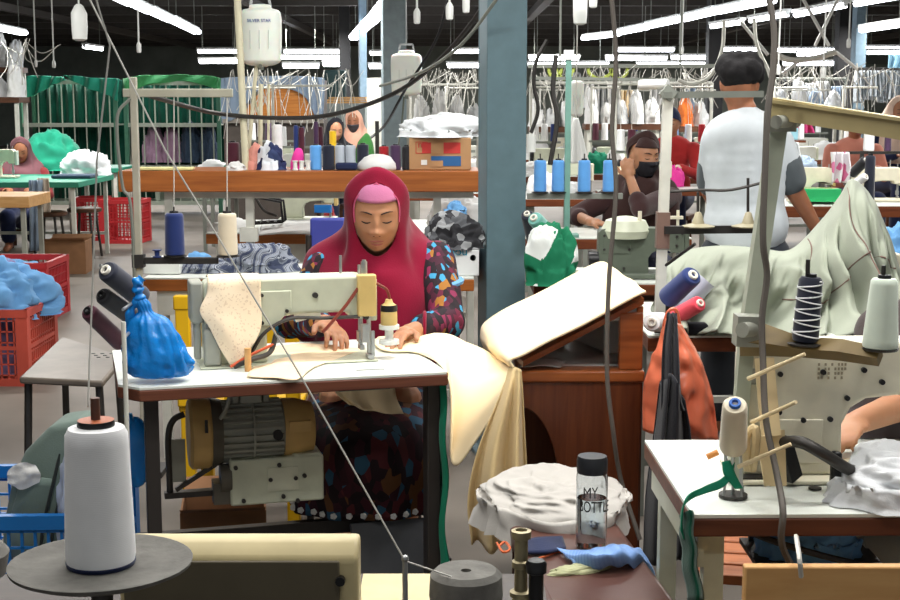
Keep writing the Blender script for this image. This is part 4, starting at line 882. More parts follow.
# small cone on wire holder, ribbon, sticks
cw_ = P(733, 447, 2.42)
wh = thing('cone_holder', 'wire cone holder tied with green ribbon on the right-hand table', 'holder', G(733, 497, .761))
wb = V(wh.location)
part(wh, 'base', MB().cyl(wb, wb + V((0, 0, .006)), .026), dsteel, world=True)
part(wh, 'spike', MB().cyl(wb, cw_ + V((0, 0, .02)), .003), steel, world=True)
for k in range(4):
    an = k * PI / 2 + .5; part(wh, 'wire', MB().tube(smoothpath([wb + V((math.cos(an) * .024, math.sin(an) * .024, .004)), wb + V((math.cos(an) * .018, math.sin(an) * .018, .04)), cw_ + V((math.cos(an) * .02, math.sin(an) * .02, .0))], 10), .0018, 6), steel, world=True)
ce = P(735, 404, 2.34)
cone(cw_, (ce - cw_).length * 1.0, .0245, .021, 'cream', 'cream thread cone with blue core tilted towards us on a wire holder', d=ce - cw_, core=plas('blue_core', (52, 104, 184)))
rib = green_fab
solo('ribbon', 'green ribbon tied round the wire cone holder, trailing off the table', 'ribbon', MB().sheet([[P(735, 462, 2.42), P(732, 478, 2.4)], [P(722, 478, 2.4), P(722, 488, 2.39)], [P(705, 486, 2.38), P(704, 494, 2.37)], [P(690, 494, 2.36), P(687, 502, 2.36)], [P(684, 505, 2.34), P(681, 515, 2.35)], [P(680, 530, 2.34), P(684, 540, 2.34)]], 40, 6), rib, solid=.003)
solo('ribbon', 'short green ribbon tail beside the wire cone holder', 'ribbon', MB().sheet([[P(722, 462, 2.41), P(730, 460, 2.41)], [P(724, 475, 2.4), P(736, 475, 2.4)], [P(735, 489, 2.4), P(743, 488, 2.4)]], 12, 5), rib, solid=.003)
solo('cloth_strip', 'green cloth wrapped round the left leg of the right-hand table', 'cloth', MB().sheet([[P(680, 515, 2.37), P(682, 550, 2.37), P(688, 602, 2.36)], [P(690, 510, 2.33), P(692, 550, 2.32), P(698, 602, 2.31)], [P(694, 515, 2.37), P(696, 550, 2.37), P(703, 602, 2.36)]], 16, 14, lambda u, v, q: V((.002 * math.sin(v * 16), .003 * math.sin(v * 11), 0))), fab('dark_green_cloth', (18, 74, 58)), solid=.004)
stick = wood('stick', (206, 186, 146), (226, 208, 170))
for (x0_, y0_, Ya, x1_, y1_, Yb, lb) in ((752, 422, 2.44, 796, 402, 2.34, 'upper bamboo stick poking out from the thread bracket'), (738, 467, 2.4, 791, 444, 2.36, 'lower bamboo stick above the green ribbon'), (748, 379, 2.46, 805, 354, 2.4, 'pale stick under the khaki thread arm')):
    solo('bamboo_stick', lb, 'stick', MB().cyl(P(x0_, y0_, Ya), P(x1_, y1_, Yb), .0042, .0034, 8), stick)
solo('cork_stub', 'orange cork stub at the left of the wire cone holder', 'cork', MB().cyl(P(707, 457, 2.6), P(718, 452, 2.6), .006), paint('orange_cork', (214, 140, 70)))
# ---- post with khaki beam and thread arm
ps = thing('thread_rack', 'khaki overhead beam and leaning pale post of the right-hand thread rack', 'thread rack', G(752, 470, .761))
ptop, pmid, pbot = P(780, 112, 2.62), P(746, 345, 2.56), P(735, 455, 2.54)
pbot.z = .765
part(ps, 'post', MB().bar(ptop, pmid, .03).bar(pmid, pbot, .026), paint('pale_green_post', (168, 174, 156)), world=True)
part(ps, 'beam', MB().bar(P(774, 108, 2.6), P(930, 133, 2.45), .036, .038), khaki, world=True)
part(ps, 'beam_flange', MB().bar(P(774, 101, 2.6), P(930, 123, 2.45), .05, .006), khaki, world=True)
part(ps, 'clamp', MB().box(P(780, 122, 2.61), (.05, .05, .035)).cyl(P(776, 122, 2.55), P(796, 121, 2.62), .012), motor_grey, world=True)
part(ps, 'arm', MB().tube([P(740, 340, 2.54), P(764, 340, 2.53), P(800, 347, 2.5), P(842, 350, 2.46), P(880, 357, 2.42)], 0, 4, rr=[.03, .03, .019, .02, .017]), dkhaki, world=True, smooth=False)
part(ps, 'joint', MB().bar(P(748, 315, 2.53), P(746, 345, 2.53), .045).cyl(P(742, 330, 2.49), P(758, 329, 2.53), .014), motor_grey, world=True)
for (x, y, Y) in ((805, 345, 2.49), (880, 350, 2.43)):
    part(ps, 'cone_plate', MB().lathe([(.03, 0), (.032, .004), (.01, .006)], P(x, y, Y), n=20).cyl(P(x, y, Y), P(x, y, Y) + V((0, 0, .155 if x < 850 else .15)), .004), dsteel, world=True)
a1, a2 = P(805, 341, 2.49), P(811, 277, 2.49)
zig = thing('thread_cone', 'black thread cone wound with white zigzag thread on the khaki arm', 'thread', a1)
hz_ = (a2 - a1).length; dz_ = (a2 - a1)
part(zig, 'thread', MB().lathe([(.021, 0), (.0235, .006), (.0235, hz_ * .2), (.021, hz_ * .95), (.017, hz_)], (0, 0, 0), dz_, 28), THR['navy'])
part(zig, 'core', MB().lathe([(.01, hz_), (.01, hz_ + .006), (.004, hz_ + .006)], (0, 0, 0), dz_), blk)
x_, y_, d_ = frame(dz_)
for k in (1, -1):
    part(zig, 'white_winding', MB().tube([d_ * (.006 + (hz_ - .012) * i / 90) + (x_ * math.cos(k * i * .36) + y_ * math.sin(k * i * .36)) * (.0245 - .003 * i / 90) for i in range(91)], .0014, 5), THR['white'])
cone(P(880, 348, 2.43), .125, .031, .023, 'mint', 'pale mint thread cone at the right end of the khaki arm', d=P(884, 285, 2.43) - P(880, 348, 2.43))
cable('power_cord', 'dark thick cable running down past the leaning post to the right-hand table', [P(768, -8, 2.6), P(774, 30, 2.58), P(773, 70, 2.56), P(768, 110, 2.54), P(765, 170, 2.52), P(763, 240, 2.5), P(767, 275, 2.5), P(762, 318, 2.49), P(763, 360, 2.47), P(766, 420, 2.42), P(776, 470, 2.38), P(783, 510, 2.3), P(782, 545, 2.3), P(800, 580, 2.35)], .006, cord_grey, n=70)
cable('power_cord', 'dark cable hanging from the roof in front of the sloping cream board', [P(611, -10, 3.45), P(616, 60, 3.45), P(612, 130, 3.45), P(616, 190, 3.44), P(609, 280, 3.43), P(607, 370, 3.42), P(613, 430, 3.42), P(621, 480, 3.45), P(640, 540, 3.4)], .0058, cord_grey, n=60)
# stool under the right table, plywood box and motor
sp_ = P(746, 540, 2.9)
sl = thing('wooden_stool', 'orange-brown slatted wooden stool under the right-hand table', 'stool', (sp_.x + .04, 3.0, 0), R(-12))
for i in range(4): part(sl, 'slat', MB().box((0, -.12 + i * .08, .46), (.26, .068, .022)), wood('stool_wood', (150, 84, 46), (180, 108, 64)), bev=.003)
for x in (-.1, .1):
    for y in (-.11, .11): part(sl, 'leg', MB().cyl((x, y, 0), (x, y, .45), .012), dsteel)
pb = P(745, 567, 2.05)
solo('plywood_board', 'pale plywood board at the bottom right below the sewing table', 'board', MB().box((pb.x + .22, 2.06, pb.z / 2), (.44, .02, pb.z)), wood_l, bev=.003)
mp_ = P(880, 556, 2.75)
m2 = thing('clutch_motor', 'grey motor slung under the right-hand sewing table', 'motor', (mp_.x, 2.72, .45))
part(m2, 'body', MB().cyl((-.06, 0, .1), (.16, 0, .1), .085, n=28), motor_grey)
part(m2, 'bracket', MB().box((-.04, 0, .22), (.03, .05, .12)).box((.1, 0, .22), (.03, .05, .12)), motor_grey)
part(m2, 'gear_box', MB().box((-.12, 0, .07), (.1, .1, .1)), mach_dk, bev=.01)
heap('blue_cloth', tuple(P(812, 545, 2.62)[:2]) + (.6,), .09, .06, .09, blue_fab, 'blue cloth bundle tucked under the right-hand tabletop', 'cloth', 31)
solo('cloth_shelf', 'dark shelf board hung under the right-hand tabletop', 'shelf', MB().box((P(812, 545, 2.62).x, 2.62, .594), (.24, .2, .01)).bar((P(812, 545, 2.62).x - .1, 2.7, .6), (P(812, 545, 2.62).x - .1, 2.7, .72), .012).bar((P(812, 545, 2.62).x + .1, 2.7, .6), (P(812, 545, 2.62).x + .1, 2.7, .72), .012), dsteel)
cable('power_cord', 'dark cable sagging under the right-hand tabletop', [P(736, 525, 2.5), P(770, 540, 2.45), P(820, 555, 2.45), P(870, 566, 2.5), P(905, 566, 2.6)], .006, dsteel)
strand('white cord end hanging in front of the pale plywood board', [P(796, 536, 2.2), P(799, 556, 2.03), P(801, 577, 2.03)], .004, string_m, 'cord_end', 'cord', None, True)
heap('dark_cloth', tuple(P(885, 420, 2.96)[:2]) + (.762,), .16, .06, .16, fab('charcoal_cloth', (70, 64, 66)), 'charcoal cloth behind the arm of the right-hand machine', 'cloth', 33, n=40)
# seamstress at the right machine (only her forearm reaches into view)
pr = P(905, 410, 3.05)
ra = G(842, 436, .8)
pl_ = V((1.2, 3.3, 0)); lc = lambda p: V(p) - pl_
figure('person at the right-hand machine, bare forearm reaching behind its column', pl_, 0, 15, 0, None, fab('dark_brown_shirt', (66, 56, 54)), skin, None,
       [((-.19, -.08, .93), lc(P(925, 396, 2.95)), lc(P(858, 422, 2.8))), ((.19, -.08, .93), (.27, -.16, .78), (.1, -.36, .84))], None, black_fab, vox=.009, sl=.75, seat='person at the right-hand machine')
# ================================================================ foreground workstation
ft = table('sewing_table', 'dark table at the very bottom of the view carrying the cream overlock machine', (-.42, 1.74), 1.12, .6, .76, 0, wood('dark_top', (52, 44, 40), (66, 56, 50)), edgew, leg=grey_paint)
tp = G(101, 562, .965)
ts = thing('spool_tray', 'round dusty grey spool tray at the lower left under the white cone', 'tray', (tp.x, tp.y, .76))
dust = mat('dusty_grey', (108, 106, 101), .85, var=.2, scale=40, bump=.3, bscale=120)
part(ts, 'tray', MB().lathe([(.02, .197), (.088, .197), (.099, .202), (.1, .206), (.095, .206), (.088, .203), (.0001, .202)], n=48), dust)
part(ts, 'post', MB().cyl((0, 0, .0), (0, 0, .198), .012).box((.0, 0, .006), (.1, .1, .012)), dsteel)
part(ts, 'spindle', MB().cyl((0, 0, .2), (0, 0, .39), .007, .005), paint('rusty_brown', (96, 66, 54)))
bc_ = G(103, 574, .9)
cb1 = thing('thread_cone', 'large white thread cone in the lower left foreground', 'thread', (tp.x, tp.y, .963))
part(cb1, 'thread', MB().lathe([(.033, 0), (.0365, .003), (.038, .011), (.0374, .042), (.0342, .136), (.0336, .147), (.03, .154), (.02, .156)], n=56), THR['white'])
part(cb1, 'core', MB().lathe([(.037, -.0), (.038, .004), (.036, .005)], n=40), navy_fab)
part(cb1, 'cone_tip', MB().lathe([(.019, .154), (.0205, .157), (.0195, .162), (.011, .163), (.008, .159)], n=36), blk)
part(cb1, 'label_ring', MB().lathe([(.0195, .1625), (.0115, .1632)], n=36), paint('orange_label', (168, 92, 58)))
# low cream machine whose top crosses the bottom edge
me = P(361, 540, 1.72)
fm_ = thing('sewing_machine', 'low cream overlock machine at the bottom edge, seen from behind', 'sewing machine', (0, 0, .761))
xr = me.x; xl = P(128, 540, 1.72).x; zt1 = .168
fdk = paint('machine_back_panel', (92, 84, 66), .5)  # shade of the poorly lit beige back is put into this brown
part(fm_, 'body', MB().prism([(1.665, 0), (1.665, zt1 - .02), (1.68, zt1 - .004), (1.69, zt1), (1.71, zt1), (1.72, zt1 - .01), (1.72, 0)], 'x', xl, xr), paint('machine_beige', (206, 190, 144), .4), bev=.006, seg=3)
part(fm_, 'back_panel', MB().box(((xl + xr) / 2 - .008, 1.662, zt1 / 2 - .008), (xr - xl - .03, .006, .142)), fdk, bev=.002)
fbp = [c for c in fm_.children if c.name.startswith('back_panel')][0]
for z in (.122, .05): part(fbp, 'screw', MB().cyl((xr - .022, 1.655, z), (xr - .022, 1.665, z), .006, n=12), blk)
gp = P(405, 561, 1.72)
part(fm_, 'guide_needle', MB().cyl((gp.x, gp.y, 0), (gp.x, gp.y, gp.z - .761), .0035).ell((gp.x, gp.y, gp.z - .758), .005), steel)
kx = P(466, 590, 1.78)
part(fm_, 'base_plate', MB().box((-.07, 1.9, .003), (.12, .24, .006)), paint('machine_beige', (206, 190, 144), .4)); part(fm_, 'post_plate', MB().box((.1, 1.8, .012), (.09, .12, .024)), mach, bev=.004)
part(fm_, 'pad_wheel', MB().lathe([(.03, .0), (.03, .024), (.044, .03), (.049, .06), (.0475, .088), (.04, .095), (.007, .094), (.006, .085), (.0001, .085)], (kx.x, kx.y, 0), n=40), dust, label='dusty grey round thread pad')
bx_ = P(521, 580, 1.8)
part(fm_, 'tension_post', MB().lathe([(.012, .024), (.012, .05), (.015, .052), (.015, .058), (.009, .06), (.009, .09), (.0125, .092), (.0125, .1), (.009, .102), (.009, .13), (.013, .132), (.0135, .142), (.008, .143), (.006, .135)], (bx_.x, bx_.y, 0), n=24), met('old_brass', (150, 140, 112), .5), label='brass thread tension post')
bx2 = P(536, 590, 1.78)
part(fm_, 'tension_knob', MB().lathe([(.01, .024), (.01, .09), (.014, .092), (.014, .104), (.011, .108)], (bx2.x, bx2.y, 0), n=20), blk)
# threads drawn down to it
strand('long pale thread running from the roof down to the foreground machine', [P(70, -40, 1.85), P(93, 6, 1.84), P(165, 150, 1.8), P(215, 232, 1.78), P(303, 380, 1.74), gp], .0012)
strand('thread running from the guide needle to the right', [gp, P(440, 573, 1.74), P(455, 578, 1.76)], .0011)
strand('thread rising from the large white cone to the roof', [V((tp.x - .008, tp.y, 1.14)), P(92, 300, 1.55), P(97, 160, 1.55), P(110, 45, 1.55), P(98, 6, 1.55), P(90, -30, 1.55)], .0011)
# ---- crate with bag at lower left
c0 = P(-40, 500, 4.05)
cr1_ = crate('plastic_crate', 'blue plastic crate at the lower left holding a backpack', (-1.31, 4.03), .66, .56, .33, bluep, R(2))
bpk = P(50, 480, 4.0)
bk_ = thing('backpack', 'grey-green backpack standing in the blue crate', 'bag', (P(48, 480, 4.0).x - .03, 4.0, .03), 0)
gg = fab('bag_grey_green', (112, 128, 120)); ggd = fab('bag_dark', (46, 52, 50))
bpoly = [(-.09, 0), (.09, 0), (.12, .17), (.175, .37), (.18, .5), (.15, .53), (.07, .52), (-.01, .44), (-.05, .355), (-.085, .21)]
part(bk_, 'pack_body', MB().prism(bpoly, 'y', -.09, .09), gg, bev=.035, seg=5, ang=180)
bfp = part(bk_, 'front_pocket', MB().sheet([[(-.07, -.09, .03), (-.065, -.094, .2), (-.02, -.088, .36)], [(-.03, -.108, .03), (-.02, -.115, .2), (.03, -.105, .37)], [(.03, -.09, .03), (.04, -.094, .2), (.08, -.088, .36)]], 20, 16), gg, solid=.008)
for x in (.02, .05): part(bfp, 'zip', MB().tube(smoothpath([(x + .0, -.094, .03), (x + .015, -.1, .2), (x + .06, -.094, .38), (x + .09, -.07, .51)], 16), .005, 6), ggd)
part(bk_, 'strap', MB().tube(smoothpath([(.09, -.1, .03), (.11, -.108, .18), (.15, -.1, .36), (.165, -.04, .52)], 16), .016, 8), fab('lilac_strap', (150, 158, 196)))
part(bfp, 'tag', MB().sheet([[(-.05, -.118, .36), (-.05, -.118, .39), (-.03, -.118, .41)], [(-.01, -.123, .34), (-.0, -.127, .385), (.0, -.123, .42)], [(.04, -.118, .36), (.045, -.118, .385), (.03, -.118, .41)]], 12, 12, lambda u, v, q: V((0, .008 * noise.noise(q * 60), 0))), white_fab, label='white knotted cloth tag')
heap('striped_cloth', (P(82, 470, 3.95).x, 3.95, .2), .07, .1, .25, fab('white_blue_cloth', (190, 200, 222), var=.2), 'white and blue cloth stuffed beside the backpack in the crate', 'cloth', 41, n=40)
dc = P(8, 515, 3.85); heap('dark_cloth', (dc.x + .06, dc.y, .032), .12, .14, .12, black_fab, 'dark cloth at the left inside the blue crate', 'cloth', 42)
solo('spool_pad', 'second round grey pad cut off by the left frame edge', 'pad', MB().lathe([(.03, 0), (.045, .004), (.05, .03), (.042, .04), (.0001, .04)], P(-34, 562, 1.6) - V((0, 0, .02)), n=32).cyl(V((P(-34, 562, 1.6).x, 1.6, .761)), P(-34, 562, 1.6), .01), dust)
# blue pouch hanging behind the cone
solo('blue_bag', 'small blue translucent bag hanging low under the left end of the table', 'bag', MB().ell(P(136, 452, 3.75), (.045, .04, .1), n=20, m=16).cyl(P(128, 415, 3.73), P(133, 432, 3.75), .012), bagm, ang=180)
# ================================================================ row behind the woman
tb2 = table('work_table', 'long table behind the woman with a brown front edge', ((P(143, 278, 5.6).x + P(474, 278, 5.6).x) / 2, 5.85), P(474, 278, 5.6).x - P(143, 278, 5.6).x, .5, .76, 0, formica, wood_o, white_paint, .055, white_paint)
def onb(name, label, x0, y0, x1, y1, Y, d, m, cat='box'):   # box whose front face covers a pixel rectangle
    a, b = P(x0, y0, Y), P(x1, y1, Y)
    return carton(name, label, ((a.x + b.x) / 2, Y + d / 2, b.z), b.x - a.x, d, a.z - b.z, m)
def heap_px(name, label, x0, x1, y, z, h, m, seed, ry=None, cat='cloth', **k):   # heap whose foot line is at (x0..x1, y)
    a, b = G(x0, y, z), G(x1, y, z); r = (b.x - a.x) / 2; ry = ry or r * .7
    return heap(name, ((a.x + b.x) / 2, a.y + ry, z + .002), r, ry, h, m, label, cat, seed, **k)
solo('paper_pad', 'white paper pad on the table left of the striped cloth', 'paper', MB().box((P(164, 275, 5.75).x, 5.8, .79), (.15, .2, .055)), wht, bev=.003)
heap_px('striped_cloth', 'dark striped cloth bundle behind the sewing machine arm', 225, 291, 273, .76, .1, stripe_grey, 51, n=60)
heap_px('striped_cloth', 'flat grey striped cloth left of the darker bundle', 180, 236, 274, .76, .05, stripe_grey, 52, n=50)
heap_px('grey_cloth', 'black and grey crumpled cloth behind the woman\'s shoulder', 426, 482, 250.5, P(0, 250, 5.66).z, .12, cells('mottled_black', [(38, 38, 42), (90, 92, 96), (150, 152, 154), (50, 50, 54)], scale=30), 53, n=60)
bxw = onb('carton', 'white carton with turquoise lettering right of the woman', 430, 250, 479, 276, 5.66, .3, mat('white_carton', (224, 226, 226), .6, var=.03))
letters(bxw, 'sipou', (.0, -.152, .085), .05, mat('turquoise_ink', (40, 150, 180), .5, var=0), rot=(PI / 2, 0, 0))
part(bxw, 'print_mark', MB().lathe([(.012, 0), (.008, 0)], (.075, -.152, .075), (0, 1, 0), 20), mat('grey_ink', (120, 124, 130), .5, var=0))
bk_z = .925
# thread stand with blue and cream cones
Ys = 5.42; sx = P(137, 200, Ys).x
st2 = thing('thread_stand', 'tall pale post stand carrying the blue and the cream cone', 'thread stand', (sx, Ys, 0))
zb_, zt2 = P(137, 258, Ys).z, P(137, 93, Ys).z
part(st2, 'post', MB().box((0, 0, (zt2 + .06) / 2), (.026, .026, zt2 + .06)), paint('stand_pale', (176, 172, 156)), bev=.003)
part(st2, 'base', MB().box((0, 0, .012), (.16, .16, .024)), dsteel)
part(st2, 'cross_bar', MB().box((.17, 0, zt2), (.42, .022, .032)), paint('pale_bar', (176, 174, 156)), bev=.003)
part(st2, 'spool_bar', MB().box((.15, 0, zb_ - .01), (.32, .02, .026)), dsteel, bev=.003)
part(st2, 'clamp', MB().box((0, -.003, zb_ - .01), (.045, .045, .05)), dsteel)
part(st2, 'cable', MB().tube(smoothpath([(-.01, -.02, zt2 - .02), (-.06, -.03, zt2 - .1), (-.05, -.02, zt2 - .35), (-.02, -.02, zb_ + .2), (-.015, -.02, zb_ - .2)], 30), .007, 6), grey_paint)
for i, (px, col, lab) in enumerate(((175, 'blue', 'royal blue thread cone on the bar left of the machine'), (228, 'cream', 'cream thread cone on the bar beside the royal blue cone'))):
    c = P(px, 251, Ys); c.z = zb_ + .012
    part(st2, 'cone_plate', MB().lathe([(.02, zb_ + .002 - 0), (.045, zb_ + .006), (.045, zb_ + .01), (.004, zb_ + .01), (.003, zb_ + .2)], (c.x - sx, 0, 0), n=24), dsteel)
    cone(c, .165, .0385, .035, col, lab)
    strand('thread running up from the ' + ('royal blue', 'cream')[i] + ' cone to the cross bar', [V((c.x, Ys, zb_ + .18)), P(px - 1, 96, Ys)], .0022)
heap_px('blue_scrap', 'pale blue cloth scrap behind the royal blue cone', 182, 212, 269, .762, .05, blue_fab, 55, n=30)
solo('bobbin', 'small blue bobbin left of the royal blue cone', 'bobbin', MB().lathe([(.018, 0), (.018, .005), (.01, .006), (.01, .025), (.018, .026), (.018, .03)], V((P(157, 252, Ys).x, Ys, zb_ + .003)), n=16), THR['blue'])
# yellow chair between the machine tables
yc = thing('plastic_chair', 'yellow plastic chair behind the sewing machine, seen through gaps', 'chair', (P(240, 330, 4.75).x, 4.8, 0))
part(yc, 'seat', MB().box((0, .1, .42), (.42, .4, .03)), yel, bev=.01)
part(yc, 'back_frame', MB().box((-.185, -.1, .62), (.05, .03, .38)).box((.185, -.1, .62), (.05, .03, .38)).box((0, -.1, .79), (.43, .036, .05)), yel, bev=.006)
for i in range(4): part(yc, 'back_slat', MB().box((-.11 + .075 * i, -.1, .61), (.03, .016, .34)), yel)
for x in (-.18, .18):
    for y in (-.08, .28): part(yc, 'leg', MB().box((x, y, .205), (.045, .045, .41)), yel, bev=.006)

# ---- overhead shelf table
Yh = 7.0; xa, xb = P(118, 180, Yh).x, P(479, 180, Yh).x; zs = P(200, 171, Yh).z; zl = P(200, 192, Yh).z
sh = thing('shelf_rack', 'long orange-brown wooden shelf rack behind the woman\'s head', 'shelf', ((xa + xb) / 2, Yh, 0)); sl_ = xb - xa
part(sh, 'shelf_board', MB().box((0, .22, (zs + zl) / 2), (sl_, .44, zs - zl)), wood('shelf_wood', (142, 78, 34), (176, 104, 48), .4), bev=.004)
part(sh, 'under_rail', MB().box((.1, .1, zl - .02), (sl_ - .25, .03, .035)), white_paint)
for px in (165, 247, 437):
    x = P(px, 200, Yh).x - (xa + xb) / 2; part(sh, 'post', MB().box((x, .1, zl / 2), (.04, .04, zl)), white_paint)
part(sh, 'post_clamp', MB().box((P(247, 236, Yh).x - (xa + xb) / 2, .08, P(247, 236, Yh).z), (.09, .05, .07)), white_paint)
zo = zs + .001
def sc_cone(x0, x1, y0, col, label, Y=Yh + .1, taper=.95, z=zo):
    a, b = P(x0, 170, Y), P(x1, 170, Y); h = P(x0, y0, Y).z - z
    return cone(V(((a.x + b.x) / 2, Y, z)), h, (b.x - a.x) / 2, (b.x - a.x) / 2 * taper, col, label, group='thread cones on the wooden shelf')
sc_cone(310, 322, 145, 'sky', 'sky blue cone at the left of the shelf cluster')
sc_cone(322.5, 335, 145, 'navy', 'navy cone right of the sky blue cone on the shelf')
sc_cone(335, 345, 145, 'grey', 'pale grey cone, left one of the grey pair on the shelf')
sc_cone(345.5, 356, 145, 'grey', 'pale grey cone, right one of the grey pair on the shelf')
sc_cone(357, 369, 144, 'navy', 'navy cone right of the pale grey pair on the shelf')
sc_cone(379, 389, 146, 'red', 'red cone behind the white cap on the shelf', Yh + .25)
sc_cone(390, 401, 145, 'purple', 'dark purple cone left of the printed carton')
sc_cone(402, 411, 146, 'black', 'black cone touching the printed carton')
sc_cone(273, 283, 124, 'white', 'tall white cone standing back on the shelf, left of the cluster', Yh + .36)
sc_cone(299, 305, 127, 'maroon', 'slim maroon cone behind the pink bundle on the shelf', Yh + .36)
sc_cone(294, 299, 125, 'blue', 'slim blue cone behind the pink bundle on the shelf', Yh + .36)
sc_cone(314, 319, 121, 'purple', 'slim purple cone behind the sky blue cone', Yh + .36)
sc_cone(226, 240, 142, 'maroon', 'dull maroon cone at the left of the shelf beside the long pole', Yh + .2)
wc_ = P(377, 170, Yh + .06)
solo('dome_hat', 'white domed cap lying on the shelf above the woman\'s head', 'cap', MB().lathe([(.1, 0), (.104, .01), (.1, .035), (.075, .065), (.03, .078), (.0001, .08)], (wc_.x, Yh + .11, zo), n=32), white_fab, ang=180)
solo('navy_cloth', 'flat folded navy cloth in front of the grey cone pair', 'cloth', MB().box((P(346, 168, Yh).x, Yh + .045, zo + .02), (.11, .05, .038)), navy_fab, bev=.012, seg=3)
solo('yellow_spool', 'bright yellow spool behind the navy and grey cones', 'spool', MB().lathe([(.022, 0), (.022, .1), (.018, .1), (.018, .19), (.012, .192)], (P(333, 150, Yh + .3).x, Yh + .3, zo), n=20), THR['yellow'])
heap('cloth_bundle', (P(364, 150, Yh + .3).x, Yh + .32, zo), .055, .06, .16, fab('cap_green', (74, 142, 72)), 'green cloth bundle behind the navy cone on the shelf', 'cloth', 61, fold=.3, n=30)
solo('iron_post', 'short dark upright post on the shelf behind the white cap', 'post', MB().box((P(377, 140, Yh + .38).x, Yh + .4, zo + .12), (.02, .02, .24)), dsteel)
heap('cloth_bundle', (P(297, 160, Yh + .14).x, Yh + .16, zo + .0), .035, .04, .1, mat('hot_pink', (234, 60, 160), .7, var=0), 'hot pink cloth bundle on the shelf behind the white spools', 'cloth', 62, fold=.3, n=30)
for i, px in enumerate((295, 301.5, 308)): solo('white_spool', 'short white spool on the shelf edge, ' + ('left one of three', 'middle one of three', 'right one of three')[i], 'spool', MB().lathe([(.014, 0), (.014, .006), (.011, .008), (.011, .04), (.014, .042), (.014, .048)], (P(px, 168, Yh + .05).x, Yh + .06, zo), n=16), wht, 'white spools on the shelf edge')
heap('blue_white_cloth', (P(272, 168, Yh + .1).x, Yh + .12, zo), .06, .07, .13, cells('navy_white', [(34, 44, 84), (220, 224, 230), (50, 62, 100)], scale=18), 'navy and white patterned cloth on the left part of the shelf', 'cloth', 63, n=40)
heap('salmon_cloth', (P(254, 168, Yh + .14).x, Yh + .16, zo), .035, .05, .11, fab('salmon', (206, 140, 126)), 'salmon cloth beside the long pole on the shelf', 'cloth', 64, n=30)
solo('cloth_strip', 'pale yellow cloth strip along the left end of the shelf', 'cloth', MB().box((P(163, 169, Yh).x, Yh + .06, zo + .008), (.28, .1, .014)), fab('pale_yellow', (222, 212, 150)), bev=.004)
heap('white_scrap', (P(236, 169, Yh + .06).x, Yh + .06, zo), .04, .04, .04, white_fab, 'white cloth scrap at the foot of the long pole', 'cloth', 65, n=24)
# printed carton with bag on top
ca = onb('cardboard_box', 'printed cardboard carton with red and blue panels on the shelf', 409, 138, 471, 170, Yh + .08, .26, card)
cw2 = P(471, 138, Yh + .08).x - P(409, 138, Yh + .08).x
fpx = lambda x: (x - 440) / 62 * cw2
rk, bku = mat('print_red', (196, 60, 56), .6, var=.05), mat('print_blue', (44, 96, 150), .6, var=.05)
chh = P(409, 138, Yh + .08).z - P(409, 170, Yh + .08).z
cab_ = [c for c in ca.children if c.name.startswith('body')][0]
part(cab_, 'red_panel', MB().box((fpx(429), -.131, chh * .69), (.07, .002, .055 )).box((fpx(452), -.131, chh * .69), (.085, .002, .055)), rk)
part(cab_, 'blue_panel', MB().box((fpx(446), -.131, chh * .28), (.15, .002, .05)), bku)
letters(cab_, 'm', (fpx(421.5), -.132, chh * .7), .05, rk)
part(cab_, 'logo_frame', MB().tube([(fpx(421.5) + .028 * a, -.131, chh * .7 + .028 * b) for a, b in ((-1, -1), (1, -1), (1, 1), (-1, 1), (-1, -1))], .002, 4), rk)
part(cab_, 'tape_patch', MB().box((fpx(436), -.1325, chh * .7), (.05, .001, .06)).box((fpx(437), -.1325, chh * .2), (.06, .001, .03)), card)
part(cab_, 'paper_label', MB().box((fpx(424), -.1325, chh * .24), (.03, .001, .025)), wht)
zcb = P(440, 138, Yh + .08).z
heap('white_bag', (P(442, 136, Yh + .2).x, Yh + .21, zcb + .003), .19, .16, .1, mat('white_film', (226, 230, 232), .35, var=.06, scale=9, bump=.3, bscale=30), 'white plastic bag heaped on top of the printed carton', 'bag', 66, n=50)
# poles standing on the shelf
cpole = paint('cream_pole', (206, 200, 172))
for (nm, lb, p0, p1, r) in (('pole', 'long cream pole rising from the shelf to the roof', P(246, 170, Yh + .12), P(237, -10, Yh + .12), .018), ('pole', 'thin leaning bamboo pole right of the long cream pole', P(247, 170, Yh + .2), P(257, 60, Yh + .3), .01), ('pole', 'short cream rod second from the long pole', P(260, 170, Yh + .24), P(261, 84, Yh + .24), .011), ('pole', 'thin cream rod third from the long pole', P(268, 170, Yh + .26), P(269, 84, Yh + .26), .007)):
    solo(nm, lb, 'pole', MB().cyl(p0, p1, r), cpole)
